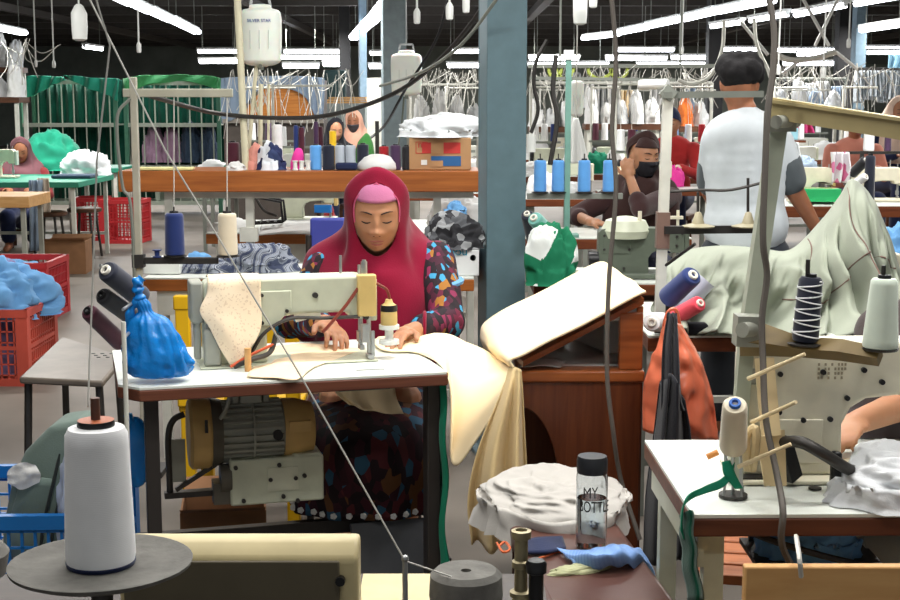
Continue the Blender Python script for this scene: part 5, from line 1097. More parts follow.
# hanging white tanks
def tank(x0, x1, y0, y1, Y, label, txt):
    a, b = P(x0, y1, Y), P(x1, y0, Y); w = (b.x - a.x) / 2; h = b.z - a.z; xm = (a.x + b.x) / 2
    tk = thing('water_tank', label, 'tank', (xm, Y, a.z))
    def f(u, v):
        an = 2 * PI * u; pr = [(.3, 0), (.62, .015), (.9, .07), (.96, .15), (1, .6), (.98, .82), (.86, .9), (.56, .93), (.5, .98), (.2, 1.0)]
        r = cr1([V((p, q, 0)) for p, q in pr], v); e = .6; cx, sy = math.cos(an), math.sin(an)
        return V((w * r.x * math.copysign(abs(cx) ** e, cx), w * .6 * r.x * math.copysign(abs(sy) ** e, sy), h * r.y))
    tkb = part(tk, 'tank_body', MB().grid(f, 40, 40, closeu=True).tube([f(i / 20, 0) for i in range(20)], .003, 4), mat('tank_plastic', (232, 236, 226), .35, var=.02, sss=.2), ang=60)
    part(tk, 'spout', MB().cyl((0, -.01, -.02), (0, -.01, .03), .012).cyl((0, -.04, .0), (0, 0, .02), .01), grey_paint)
    part(tk, 'strap', MB().bar((-w * .5, 0, h * .93), (-w * .4, 0, h * 1.12), .012).bar((w * .5, 0, h * .93), (w * .4, 0, h * 1.12), .012).bar((-w * .4, 0, h * 1.12), (w * .4, 0, h * 1.12), .012).cyl((0, 0, h * 1.12), (0, 0, 3.25 - a.z), .004), steel)
    if txt: letters(tkb, txt, (0, -w * .6 - .003, h * .7), .022, mat('blue_ink', (40, 70, 150), .5, var=0))
    q = MB()
    for k in (-.45, 0, .45): q.box((w * k, -w * .595, h * .42), (.004, .006, h * .3))
    part(tkb, 'level_rib', q, mat('rib_grey', (200, 206, 198), .4, var=0))
    return tk
tank(241, 281, 4, 66, Yh + .3, 'white plastic water tank hanging left of the grey column', 'SILVER STAR')
tank(391, 422, 50, 96, 9.2, 'white plastic water tank hanging in front of the grey column', '')
cable('hose', 'thin hose hanging from the left water tank', [P(257, 67, Yh + .29), P(255, 100, Yh + .3), P(262, 130, Yh + .3), P(255, 168, Yh + .22)], .006, paint('hose_cream', (200, 196, 170)))
cable('hanging_hose', 'dark green hose hanging from the right water tank', [P(404, 97, 9.2), P(402, 120, 9.2), P(398, 150, 9.1), P(396, 180, 9.1)], .006, mach_dk)
cable('power_cord', 'long dark cable swung from the roof column down to the shelf poles', [P(500, -20, 6.4), P(470, 25, 6.6), P(437, 62, 6.8), P(395, 93, 7.0), P(335, 114, 7.1), P(280, 118, 7.1), P(215, 113, 7.0), P(150, 96, 6.2)], .011, dsteel)
cable('power_cord', 'thin dark cable crossing above the printed carton', [P(450, -8, 7.6), P(436, 40, 7.7), P(405, 90, 7.8), P(385, 125, 7.6), P(362, 144, 7.36)], .008, blk)
cable('power_cord', 'grey cable leaning left of the steel column', [P(503, -10, 5.5), P(470, 35, 5.7), P(445, 58, 5.9), P(415, 75, 6.2), P(380, 86, 6.6)], .007, grey_paint)
# ---- table behind the shelf posts, with white sheet
tb3 = table('work_table', 'white-sheeted table under the wooden shelf', ((P(205, 233, 7.5).x + P(484, 233, 7.5).x) / 2, 7.95), P(484, 233, 7.5).x - P(205, 233, 7.5).x, .85, .76, 0, formica, wood_o, white_paint, .06, white_paint)
solo('white_sheet', 'white sheet spread over the table under the shelf', 'cloth', MB().sheet([[G(258, 235, .764) + V((0, .02, 0)), G(262, 222, .775)], [G(300, 234, .785) + V((0, .02, 0)), G(300, 220, .79)], [G(345, 233, .785) + V((0, .02, 0)), G(345, 218, .8)], [G(380, 233, .77) + V((0, .02, 0)), G(380, 218, .78)]], 40, 16, lambda u, v, q: V((0, 0, .02 * noise.noise(q * 6)))), white_fab, solid=.008)
heap_px('white_cloth', 'white cloth pile right of the woman\'s head, under the shelf', 432, 484, 232, .76, .16, white_fab, 71, n=50)
heap_px('blue_cloth', 'pale blue cloth on top of the white pile under the shelf', 446, 466, 216, .9, .06, blue_fab, 72, n=30)
onb('blue_box', 'small blue box on the sheeted table near the woman\'s cheek', 314, 205, 331, 213, 8.0, .1, bluep)
heap_px('red_cloth', 'small red cloth behind the blue box', 324, 334, 221, .765, .09, redp, 73, n=24)
solo('cloth_roll', 'white rolled bundle at the left end of the sheeted table', 'cloth', MB().cyl(P(215, 232, 7.6), P(238, 228, 7.9), .05, .06, 16), white_fab)
mblk = thing('wire_rack', 'black wire rack standing on the white sheet under the shelf', 'rack', G(268, 225, .79))
q = [(-.09, 0, 0), (-.08, 0, .16), (.08, 0, .13), (.09, 0, .02)]
for y in (-.06, .06): part(mblk, 'wire_frame', MB().tube([(x, y, z) for x, _, z in q], .008, 6).tube([(-.09, y, .01), (.09, y, .02)], .006, 6), blk)
for i in range(5): part(mblk, 'cross_wire', MB().tube([(-.08 + .04 * i, -.06, .02), (-.08 + .04 * i, .06, .02)], .005, 6), blk)
part(mblk, 'lever', MB().tube(smoothpath([(-.07, 0, .16), (-.02, 0, .08), (.05, 0, .05)], 10), .008, 6), dsteel)
for i, (px, Yk) in enumerate(((312, 8.15), (335, 8.2))):
    pass
machine('pale machine head on the sheeted table under the shelf', (P(308, 214, 8.1).x, 8.12, .775), 0, mach, mach_tan, L=.3, hgt=.2, detail=False, wheel=False)
# wall panel behind: pale cloth covered cabinet with plywood
Yp = 17.0
cbp = P(222, 80, Yp); cbq = P(324, 165, Yp)
kb = thing('store_cabinet', 'pale blue cloth-covered cabinet with an orange plywood panel', 'cabinet', ((cbp.x + cbq.x) / 2, Yp, 0)); wv = cbq.x - cbp.x
part(kb, 'carcass', MB().box((0, .3, cbp.z / 2), (wv, .5, cbp.z)), paint('carcass_dark', (88, 80, 74)))
pz = P(240, 118, Yp).z; pt_ = P(240, 87, Yp).z
part(kb, 'plywood_panel', MB().prism([(P(240, 0, Yp).x - kb.location.x, pz), (P(318, 0, Yp).x - kb.location.x, pz), (P(318, 0, Yp).x - kb.location.x, P(0, 95, Yp).z), (P(290, 0, Yp).x - kb.location.x, pt_), (P(262, 0, Yp).x - kb.location.x, pt_), (P(246, 0, Yp).x - kb.location.x, P(0, 106, Yp).z)], 'y', .02, .045), wood('panel_orange', (186, 112, 42), (216, 142, 66)))
part(kb, 'cover_cloth', MB().sheet([[P(221, 78, Yp - .03), P(221, 100, Yp - .03), P(222, 124, Yp - .03)], [P(236, 77, Yp - .06), P(238, 92, Yp - .06), P(238, 116, Yp - .04)], [P(262, 76, Yp - .04), P(262, 82, Yp - .05), P(262, 88, Yp - .04)], [P(300, 76, Yp - .05), P(300, 84, Yp - .05), P(300, 93, Yp - .04)], [P(313, 77, Yp - .05), P(315, 90, Yp - .05), P(316, 117, Yp - .04)], [P(324, 78, Yp - .03), P(324, 100, Yp - .03), P(322, 120, Yp - .03)]], 50, 16, lambda u, v, q: V((0, .03 * math.sin(u * 40), 0))), greyblue_fab, world=True, solid=.01)
part(kb, 'shelf_edge', MB().box((0, .0, P(0, 121, Yp).z), (wv, .08, .05)), paint('shelf_pale', (150, 144, 134)))
# ---- people behind the shelf
def worker(label, px, py, Y, rz=0, **k):   # face centre at pixel
    p = P(px, py, Y); hip = p.z - .645
    return figure(label, (p.x, Y + .12, 0), rz, hip=hip, **k)
worker('woman in a black headscarf beyond the shelf of cones', 331, 131, 15, R(20), seat='black-scarfed woman beyond the shelf', hij=black_fab, top=navy_fab, sk=skin, pitch=8, vox=.012)
worker('woman in a peach headscarf and dark face mask beyond the shelf', 356, 122, 16.2, R(-10), seat='peach-scarfed woman beyond the shelf', hij=fab('peach_scarf', (232, 178, 154)), sk=skin_d, top=fab('orange_top', (216, 110, 62)), mask=mat('mask_grey', (70, 68, 74), .8, var=0), pitch=6, vox=.012)
# ---- big cloth-hung green racks on the left
Yr = 18.0
def rack(px0, px1, label, ytop, ymid, wires):
    a, b = P(px0, ytop, Yr), P(px1, 210, Yr); w = b.x - a.x; zt_ = a.z
    r = thing('storage_rack', label, 'rack', ((a.x + b.x) / 2, Yr, 0)); zm = P(0, ymid, Yr).z; z2 = P(0, 166, Yr).z
    for x in (-w / 2, w / 2):
        for y in (0, .6): part(r, 'post', MB().box((x, y, zt_ / 2), (.05, .05, zt_)), paint('rack_green', (70, 120, 96)))
    part(r, 'back_cloth', MB().grid(lambda u, v: V((-w / 2 + w * u, .58 + .03 * math.sin(u * 60), .15 + (zt_ - .15) * v)), 60, 4), fab('rack_cloth', (14, 74, 58), var=.15), solid=.01)
    for z in (zt_ - .04, zm, .16): part(r, 'rail', MB().box((0, 0, z), (w, .04, .05)), paint('rail_pale', (168, 176, 160)))
    part(r, 'shelf', MB().box((0, .3, zm), (w - .05, .56, .02)), paint('rail_pale', (168, 176, 160)))
    part(r, 'shelf', MB().box((0, .3, .17), (w - .05, .56, .02)), paint('rail_pale', (168, 176, 160)))
    for i in range(wires): part(r, 'wire', MB().cyl((-w / 2 + w * (i + .5) / wires, .0, .16), (-w / 2 + w * (i + .5) / wires, .0, zt_), .009, n=6), paint('rail_pale', (168, 176, 160)))
    return r
rack(19, 119, 'left green storage rack with a dark green cloth back', 79, 125, 8)
rk2 = rack(125, 221, 'right green storage rack beside the pale blue cabinet', 80, 125, 8)
def drape(label, rows, m, seed=0): return solo('draped_cloth', label, 'cloth', MB().sheet(rows, 40, 16, lambda u, v, q: V((0, .05 * math.sin(u * 22 + v * 3 + seed), .02 * noise.noise(q * 4)))), m, solid=.012)
Yd = Yr - .08
drape('teal cloth draped over the top left corner of the green rack', [[P(18, 78, Yd), P(19, 92, Yd), P(22, 100, Yd)], [P(35, 76, Yd), P(37, 84, Yd), P(38, 94, Yd)], [P(52, 77, Yd), P(53, 80, Yd), P(54, 85, Yd)], [P(64, 77, Yd), P(65, 78, Yd), P(66, 80, Yd)]], teal_fab)
drape('green cloth sagging along the top right of the left rack', [[P(62, 75, Yd), P(66, 77, Yd), P(70, 80, Yd)], [P(82, 76, Yd), P(85, 82, Yd), P(88, 88, Yd)], [P(100, 78, Yd), P(103, 87, Yd), P(106, 94, Yd)], [P(119, 79, Yd), P(119, 90, Yd), P(118, 101, Yd)]], fab('rack_teal', (36, 132, 106)))
drape('bright green cloth bunched on top of the right rack', [[P(122, 79, Yd), P(124, 84, Yd), P(126, 92, Yd)], [P(150, 75, Yd), P(152, 79, Yd), P(154, 84, Yd)], [P(185, 75, Yd), P(186, 78, Yd), P(188, 81, Yd)], [P(212, 76, Yd), P(213, 82, Yd), P(214, 88, Yd)], [P(222, 78, Yd), P(222, 85, Yd), P(221, 90, Yd)]], fab('rack_green_cloth', (70, 150, 92)), 2)
def heapw(name, label, x0, x1, y0, y1, Y, m, seed, ry=.2, **k):   # heap standing on the support seen at pixel row y1
    a, b = P(x0, y1, Y), P(x1, y1, Y); return heap(name, ((a.x + b.x) / 2, Y + ry, a.z), (b.x - a.x) / 2, ry, P(x0, y0, Y).z - a.z, m, label, 'cloth', seed, **k)
solo('pallet', 'low pale pallet inside the right green rack', 'pallet', MB().box((P(178, 166, Yr + .3).x, Yr + .3, P(0, 167, Yr + .1).z), (.95, .4, .04)).box((P(160, 166, Yr + .3).x, Yr + .3, .40), (.06, .4, .43)).box((P(200, 166, Yr + .3).x, Yr + .3, .40), (.06, .4, .43)), paint('rail_pale', (168, 176, 160)))
zp_ = P(0, 165, Yr + .1).z + .03
for (x0, x1, m, lb, sd) in ((140, 162, lilac_fab, 'dusty lilac garments, left heap in the right rack', 81), (158, 182, lilac_fab, 'dusty lilac garments, right heap in the right rack', 82), (178, 200, slate_fab, 'slate blue garments, left heap in the right rack', 83), (196, 217, slate_fab, 'slate blue garments, right heap in the right rack', 84)):
    a, b = P(x0, 160, Yr + .1), P(x1, 160, Yr + .1); heap('garment_heap', ((a.x + b.x) / 2, Yr + .3, zp_), (b.x - a.x) / 2 * .8, .16, .4, m, lb, 'cloth', sd, fold=1.3)
# ---- left: green tables, worker, crates, carton, stools
tg = table('work_table', 'green-topped work table at the left with the seated worker', (P(20, 180, 12.6).x - .14, 12.9), P(104, 184, 12.2).x - P(-70, 184, 12.2).x, 1.3, .76, 0, green_top, None, white_paint, .05)
table('work_table', 'second green-topped table behind, before the green racks', (P(100, 168, 15.2).x, 15.2), .62, .8, .76, 0, green_top, None, white_paint, .05)
table('low_table', 'brown wooden table in front of the green-topped table', (P(5, 190, 11.3).x, 11.3), .56, .6, .72, 0, wood_l, None, motor_grey, .09)
worker('worker in a mauve headscarf and red-brown shirt at the green table', 19, 150, 14.0, R(10), seat='mauve-scarfed worker at the green table', hij=fab('mauve_scarf', (116, 78, 84)), top=fab('redbrown', (136, 54, 56)), sk=skin_d, pitch=22, vox=.012)
machine('white machine head at the left frame edge before the mauve-scarfed worker', (P(2, 178, 12.9).x, 12.9, .762), 0, mach_cream, white_paint, L=.26, hgt=.26, detail=False)
heap_px('green_cloth', 'big green cloth heap behind the mauve-scarfed worker', 22, 72, 171, .76, .36, teal_fab, 94, ry=.25, n=50, lump=.6)
heap_px('plastic_heap', 'crumpled white plastic heap on the green table', 60, 100, 176, .76, .2, mat('white_film', (226, 230, 232)), 92, ry=.2, n=40, fold=1.4, cat='plastic')
solo('navy_mat', 'dark blue folded cloth at the right end of the green table', 'cloth', MB().box((G(75, 178, .76).x, G(75, 178, .76).y, .778), (.36, .3, .03)), slate_fab, bev=.01)
def hang(label, px0, px1, y0, y1, Y, m, name='hanging_cloth', seed=0, amp=.02, group=None):
    def f(u, v): 
        p = P(px0 + (px1 - px0) * u * (1 - .1 * math.sin(v * 3 + seed)) , y0 + (y1 - y0) * v, Y); return p + V((0, amp * math.sin(u * 14 + seed + v * 2), 0))
    return solo(name, label, 'cloth', MB().grid(f, 24, 16), m, group, solid=.008)
hang('pale blue cloth hanging off the green table beside the stool', 29, 42, 180, 251, 12.15, greyblue_fab)
hang('beige cloth hanging off the green table, right of the pale blue one', 37, 50, 178, 212, 12.2, fab('beige_cloth', (196, 184, 168)), seed=2)
for i, px in enumerate((46, 62)):
    s_ = thing('stool', 'dark round stool under the green table, ' + ('left one', 'right one')[i], 'stool', (P(px, 212, 12.6).x + .06 * i, 12.7 + .45 * i, 0))
    part(s_, 'seat', MB().lathe([(.15, .43), (.16, .44), (.16, .46), (.14, .47)], n=24), wood_d)
    for k in range(4): part(s_, 'leg', MB().cyl((math.cos(k * PI / 2 + .7) * .11, math.sin(k * PI / 2 + .7) * .11, .43), (math.cos(k * PI / 2 + .7) * .16, math.sin(k * PI / 2 + .7) * .16, 0), .012), dsteel)
for i, (px, Y, w_, rz, lb) in enumerate(((94, 14.9, .34, 8, 'red plastic crate, left one of the pair by the green rack'), (126, 14.6, .42, -6, 'red plastic crate, right one of the pair by the green rack'))):
    crate('plastic_crate', lb, (P(px, 240, Y).x, Y), w_, .42, .45, redp, R(rz), 'red crates by the green rack')
carton('cardboard_box', 'plain brown carton on the floor before the red crates', (P(78, 260, 12.3).x, 12.0, 0), .34, .3, .28, card_d, R(4), True)
# near red crates with blue garments
cA = crate('plastic_crate', 'nearer faded red crate heaped with sky blue garments', (-2.19 - .29, 7.4), .6, .56, .4, orgp, R(0))
cB = crate('plastic_crate', 'farther red crate behind the faded one at the left edge', (-2.69 - .29, 9.5), .6, .56, .4, redp, R(0))
for i, (x, y, z, rx, ry, h, lb) in enumerate(((-2.44, 7.42, .33, .29, .26, .24, 'sky blue garments heaped in the nearer red crate'), (-2.99, 9.45, .22, .21, .19, .16, 'sky blue garments piled in the farther red crate'))):
    heap('garment_heap', (x, y, z), rx, ry, h, blue_fab, lb, 'cloth', 101 + i, n=70, fold=1.25)
    heap('garment_heap', (x - .02, y, .03), .19, .17, .28, fab('garment_lilac', (132, 118, 160)), 'crumpled lilac garments low inside the ' + ('nearer', 'farther')[i] + ' red crate', 'cloth', 111 + i, n=30)
# steel bench
sb = [G(19, 377, .5), G(103, 381, .5), G(124, 356, .5), G(62, 336, .5)]
sc0 = (sb[0] + sb[1] + sb[2] + sb[3]) / 4
sbt = thing('steel_bench', 'low worn steel bench left of the thread stand', 'bench', (sc0.x, sc0.y, 0))
part(sbt, 'top', MB().prism([(p.x - sc0.x, p.y - sc0.y) for p in sb], 'z', .475, .5), mat('worn_steel', (112, 102, 92), .4, metal=.15, var=.2, scale=9), bev=.008)
hq = MB()
for k in range(14): hq.lathe([(.008, .5), (.008, .5015)], (.06 + .035 * (k % 5) - .02 * (k // 5), .08 + .04 * (k // 5), 0), n=8)
part(sbt, 'perforations', hq, blk)
for p in sb: d = (sc0 - p); part(sbt, 'leg', MB().cyl(V((p.x, p.y, .48)) + V((d.x * .15 - sc0.x, d.y * .15 - sc0.y, 0)), V((p.x - sc0.x, p.y - sc0.y, 0)) + V((d.x * .05, d.y * .05, 0)), .014), dsteel)
# ================================================================ right-hand middle distance
# standing man, seen from behind
Ym = 6.1
mb_ = P(745, 150, Ym); W0 = V((mb_.x, Ym, 0)); man = thing('person', 'man with curly black hair in a white t-shirt, back turned', 'person', W0)
hcm = P(741, 84, Ym - .02); hcm.y = Ym + .02; Mm = Matrix.Rotation(R(176), 3, 'Z') @ Matrix.Rotation(R(14), 3, 'X')
nkm = P(745, 110, Ym); chm = P(745, 150, Ym); plm = P(745, 246, Ym)
sL, eL, wL = P(718, 142, Ym), P(711, 192, Ym + .1), P(722, 225, Ym + .35); sR, eR, wR = P(776, 142, Ym), P(794, 190, Ym + .02), P(818, 231, Ym + .08)
bd = MB(); head_mesh(bd, hcm, Mm, 40, 36); torso(bd, plm, chm, nkm, .165); bd.limb([nkm - V((0, 0, .05)), hcm - V((0, 0, .06))], [.06, .056])
bd.limb([sL, eL, wL], [.055, .043, .028]); bd.limb([sR, eR, wR], [.055, .043, .028]); hand(bd, wL, wL - eL, (0, 0, 1), 1, .5); hand(bd, wR, wR - eR, (.3, -1, .2), 1, .5)
for s in (-1, 1): bd.limb([plm + V((s * .09, 0, -.05)), V((plm.x + s * .1, Ym - .02, .48)), V((plm.x + s * .1, Ym + .02, .09))], [.09, .065, .045]); bd.limb([V((plm.x + s * .1, Ym, .05)), V((plm.x + s * .11, Ym + .17, .03))], [.045, .03])
part(man, 'body', bd, skin_d, world=True, remesh=.008, smo=2)
sh_ = MB(); torso(sh_, plm + V((0, 0, .09)), chm, nkm - V((0, 0, .05)), .16, .03, .15); sh_.ell(plm + V((0, 0, .07)), (.185, .15, .1))
sh_.limb([sL, sL.lerp(eL, .5)], [.078, .075]); sh_.limb([sR, sR.lerp(eR, .5)], [.078, .075])
part(man, 't_shirt', sh_, fab('tshirt_white', (196, 202, 206), bump=.1), world=True, remesh=.012, smo=8)
for s_a, e_a in ((sL, eL), (sR, eR)): part(man, 'sleeve', MB().limb([s_a.lerp(e_a, .48), s_a.lerp(e_a, .78)], [.078, .072], 16), fab('sleeve_grey', (84, 90, 94)), world=True, remesh=.01, label='dark grey sleeve end')
tr_m = MB(); tr_m.ell(plm + V((0, 0, -.05)), (.18, .15, .12))
for s in (-1, 1): tr_m.limb([plm + V((s * .09, 0, -.05)), V((plm.x + s * .1, Ym - .02, .48)), V((plm.x + s * .1, Ym + .02, .1))], [.115, .09, .075])
part(man, 'trousers', tr_m, fab('trouser_dark', (46, 50, 56)), world=True, remesh=.014, smo=4)
hr = MB(); hb = P(739, 75, Ym + .0)
random.seed(3)
for i in range(46):
    a = random.random() * 2 * PI; e = random.random() * 1.25 - .15; d = V((math.cos(a) * math.cos(e), math.sin(a) * math.cos(e) * .9, math.sin(e)))
    hr.ell(hb + V((d.x * .078, d.y * .08 + .0, d.z * .082)), .030 + .01 * random.random(), n=10, m=8)
hr.ell(hb, (.085, .09, .08))
part(man, 'hair', hr, mat('curly_black', (22, 20, 22), .85, var=.2, bump=.6, bscale=90), world=True, remesh=.009, smo=1)
face_bits_local(man, hcm - W0, Mm, None)
# ---- heap table + draped cloth over a machine
xL, xR = P(648, 340, 4.2).x, P(960, 340, 4.2).x
th_ = table('sewing_table', 'brown-edged table buried under the big sage-grey cloth', ((xL + xR) / 2, 4.2 + .36), xR - xL, .72, .76, 0, formica, wood_b, grey_paint, .05)
machine('machine head mostly buried in the sage-grey cloth', (P(850, 300, 4.8).x, 4.76, .761), 0, mach_cream, mach_cream, L=.26, hgt=.2, detail=False, wheel=False)
def cl_disp(u, v, q):
    f = min(1, v * 1.6) 
    n1 = noise.noise(V((u * 9 + 1.2 * noise.noise(V((u * 3, v * 2, 4))), v * 1.6, 2))); n2 = noise.noise(V((u * 24 + v * 3, v * 2.2, 7)))
    r = (1 - 2.4 * math.sqrt(n1 * n1 + .002)) * .075 + (1 - 2.4 * math.sqrt(n2 * n2 + .002)) * .035
    pl = abs(math.sin(u * 27 + 1.6 * noise.noise(V((u * 5, v * 2, 9))) + v * 1.1)); r += (.55 - pl) * .075 * (.3 + v)
    return V((.02 * n2 * f, -r * f, .3 * r * f))
Z = lambda x, y: G(x, y, .765)
rows = [
    [P(668, 262, 4.75), P(662, 275, 4.6), P(657, 295, 4.5), P(655, 310, 4.44), Z(660, 333)],
    [P(690, 250, 4.8), P(690, 262, 4.62), P(684, 285, 4.5), P(680, 308, 4.42), Z(684, 334)],
    [P(722, 246, 4.82), P(722, 254, 4.62), P(722, 275, 4.5), P(718, 302, 4.42), Z(716, 335)],
    [P(757, 248, 4.82), P(756, 258, 4.62), P(758, 282, 4.5), P(758, 308, 4.42), Z(757, 336)],
    [P(790, 250, 4.84), P(790, 262, 4.62), P(792, 285, 4.5), P(794, 312, 4.42), Z(796, 336)],
    [P(820, 222, 4.84), P(815, 246, 4.62), P(814, 275, 4.5), P(820, 308, 4.42), Z(824, 336)],
    [P(840, 196, 4.8), P(836, 222, 4.6), P(835, 262, 4.48), P(846, 304, 4.4), Z(852, 336)],
    [P(850, 180, 4.74), P(853, 205, 4.55), P(862, 252, 4.45), P(872, 300, 4.38), Z(872, 334)],
    [P(860, 184, 4.78), P(868, 205, 4.6), P(880, 248, 4.5), P(888, 295, 4.42), Z(886, 330)],
    [P(868, 192, 4.86), P(878, 215, 4.76), P(888, 255, 4.7), P(893, 290, 4.66), Z(893, 312)]]
dc_ = thing('draped_cloth', 'huge sage-grey cloth draped to a peak over the right machine table', 'cloth', (P(780, 330, 4.5).x, 4.5, .762))
part(dc_, 'cloth', MB().sheet(rows, 190, 70, cl_disp), grey_fab, world=True, solid=.004, ang=180)
seam = plas('seam_brown', (118, 92, 84), .8)
for (u0, amp) in ((.33, .02), (.74, .03), (.5, .04)):
    pts = []
    for i in range(40):
        v = .06 + .88 * i / 39; u = u0 + amp * math.sin(v * 3); q = cr1([cr1(r, v) for r in rows], u); pts.append(q + cl_disp(u, v, q) + V((0, -.004, .002)))
    part(dc_, 'seam', MB().tube(pts, .0026, 5), seam, world=True)
pts = []
for i in range(50):
    u = .42 + .5 * i / 49; v = .62 + .1 * math.sin(i * .13); q = cr1([cr1(r, v) for r in rows], u); pts.append(q + cl_disp(u, v, q) + V((0, -.005, .002)))
part(dc_, 'seam', MB().tube(pts, .0026, 5), seam, world=True)
# rear fall of the same cloth so that it is not a shell
part(dc_, 'cloth_back', MB().sheet([[r[0], r[0].lerp(V((r[0].x, 4.95, .77)), .5), V((r[0].x, 4.9, .766))] for r in rows], 60, 12), grey_fab, world=True, solid=.004, ang=180)
# items on that table
tilt_cone(668, 298, 4.25, 693, 275, 4.15, .034, .031, 'blue', 'tilted royal blue cone left of the sage-grey cloth', wcore)
tilt_cone(674, 318, 4.2, 700, 303, 4.1, .027, .024, 'pink', 'tilted coral pink cone under the royal blue one', wcore)
tilt_cone(662, 322, 4.22, 652, 322, 4.05, .03, .028, 'white', 'white cone lying end-on left of the coral pink cone', wcore)
solo('grey_spool_bag', 'lilac plastic sleeve behind the tilted blue cone', 'bag', MB().cyl(P(678, 312, 4.3), P(706, 280, 4.3), .03, .034), mat('lilac_film', (186, 188, 204), .4, var=.1))
pu = G(697, 335, .765)
solo('black_pouch', 'small black pouch on the brown-edged table', 'pouch', MB().box((pu.x, pu.y + .03, .781), (.075, .05, .036)), black_fab, bev=.012, seg=3)
solo('spike_rack', 'peg rack holding the tilted cones on the brown-edged table', 'rack', MB().box((P(668, 330, 4.3).x, 4.3, .772), (.1, .12, .02)).cyl(P(668, 328, 4.3), P(668, 298, 4.27), .008).cyl(P(668, 318, 4.3), P(690, 316, 4.2), .006).cyl(P(668, 300, 4.28), P(672, 296, 4.25), .005), dsteel)
# white post with brackets
Yw2 = 4.33; wx = P(662, 200, Yw2)
wp_ = thing('thread_rack', 'white post rack with empty spool spikes left of the man', 'thread rack', (wx.x, Yw2, .762))
t0, t1 = P(668, 90, Yw2), P(659, 331, Yw2); t1.z = .765
part(wp_, 'post', MB().bar(t0, t1, .03), white_paint, world=True)
part(wp_, 'top_bracket', MB().bar(P(662, 95, Yw2 - .02), P(762, 94, Yw2 + .1), .022, .02).bar(P(664, 98, Yw2), P(672, 88, Yw2), .04), grey_paint, world=True)
part(wp_, 'rust_joint', MB().bar(P(663, 212, Yw2), P(662, 248, Yw2), .04), paint('rusty_joint', (120, 96, 86)), world=True)
part(wp_, 'spool_bar', MB().bar(P(664, 230, Yw2 - .02), P(764, 229, Yw2 + .05), .024), dsteel, world=True)
part(wp_, 'tension_rod', MB().tube(smoothpath([P(662, 192, Yw2), P(700, 190, Yw2), P(730, 190, Yw2), P(765, 182, Yw2)], 14), .005, 6).cyl(P(662, 268, Yw2), P(695, 244, Yw2 - .1), .005), dsteel, world=True)
for px in (698, 748):
    b0_ = P(px, 226, Yw2); part(wp_, 'spike', MB().cyl(b0_, P(px, 178 if px > 700 else 192, Yw2), .0045), dsteel, world=True)
    part(wp_, 'spike_foot', MB().lathe([(.05, -.004), (.052, .0), (.02, .008), (.01, .04), (.004, .045)], b0_, n=20), paint('foot_khaki', (150, 142, 116)), world=True)
# ---- olive machine, table, green-white cloth and tilted teal cone
table('work_table', 'table carrying the olive machine behind the sloping board', (P(610, 290, 5.45).x + .19, 5.7), .98, .52, .76, 0, formica, wood_b, white_paint, .05)
mo2 = machine('olive-green machine head with a pale cover behind the sloping board', (P(640, 285, 5.6).x, 5.62, .762), 0, mach_dk, mach_dk, L=.34, hgt=.2, cw=.2, detail=True, wheel=False)
part(mo2, 'pale_cover', MB().lathe([(.09, .0), (.1, .03), (.08, .07), (.03, .085), (.0001, .088)], (-.06, -.0, .16), n=24), mach)
part(mo2, 'thread_guide', MB().cyl((.1, 0, .2), (.1, 0, .28), .006).cyl((.15, 0, .2), (.15, 0, .27), .006).box((.12, 0, .24), (.1, .02, .012)), mach_cream); part(mo2, 'guide_pin', MB().cyl((-.01, -.05, .2), (-.01, -.05, .27), .008), mach_cream)
part(mo2, 'motor_knob', MB().cyl((-.21, -.02, .07), (-.17, -.02, .07), .035), blk)
heap_px('green_white_cloth', 'green and white cloth bundle right of the steel column', 528, 574, 287, .762, .22, cells('green_white', [(18, 116, 80), (18, 116, 80), (224, 230, 226), (150, 190, 176)], scale=8), 121, n=60, fold=1.2)
tilt_cone(556, 242, 5.6, 534, 218, 5.45, .034, .03, 'teal', 'tilted teal thread cone with yellow tip right of the steel column', wcore)
solo('yellow_tip', 'yellow cap at the lower end of the tilted teal cone', 'cap', MB().cyl(P(557, 243, 5.6), P(563, 250, 5.64), .022), yel)
tilt_cone(534, 240, 5.75, 527, 214, 5.62, .03, .026, 'navy', 'tilted navy cone half behind the steel column', wcore)
solo('cone_peg_rack', 'white peg rack under the tilted teal cone', 'rack', MB().box((P(563, 285, 5.75).x, 5.75, .77), (.12, .1, .02)).cyl((P(563, 285, 5.75).x, 5.75, .77), P(562, 250, 5.68), .01).cyl(P(562, 262, 5.7), P(557, 243, 5.62), .006).cyl(P(562, 258, 5.7), P(535, 241, 5.76), .006), white_paint)
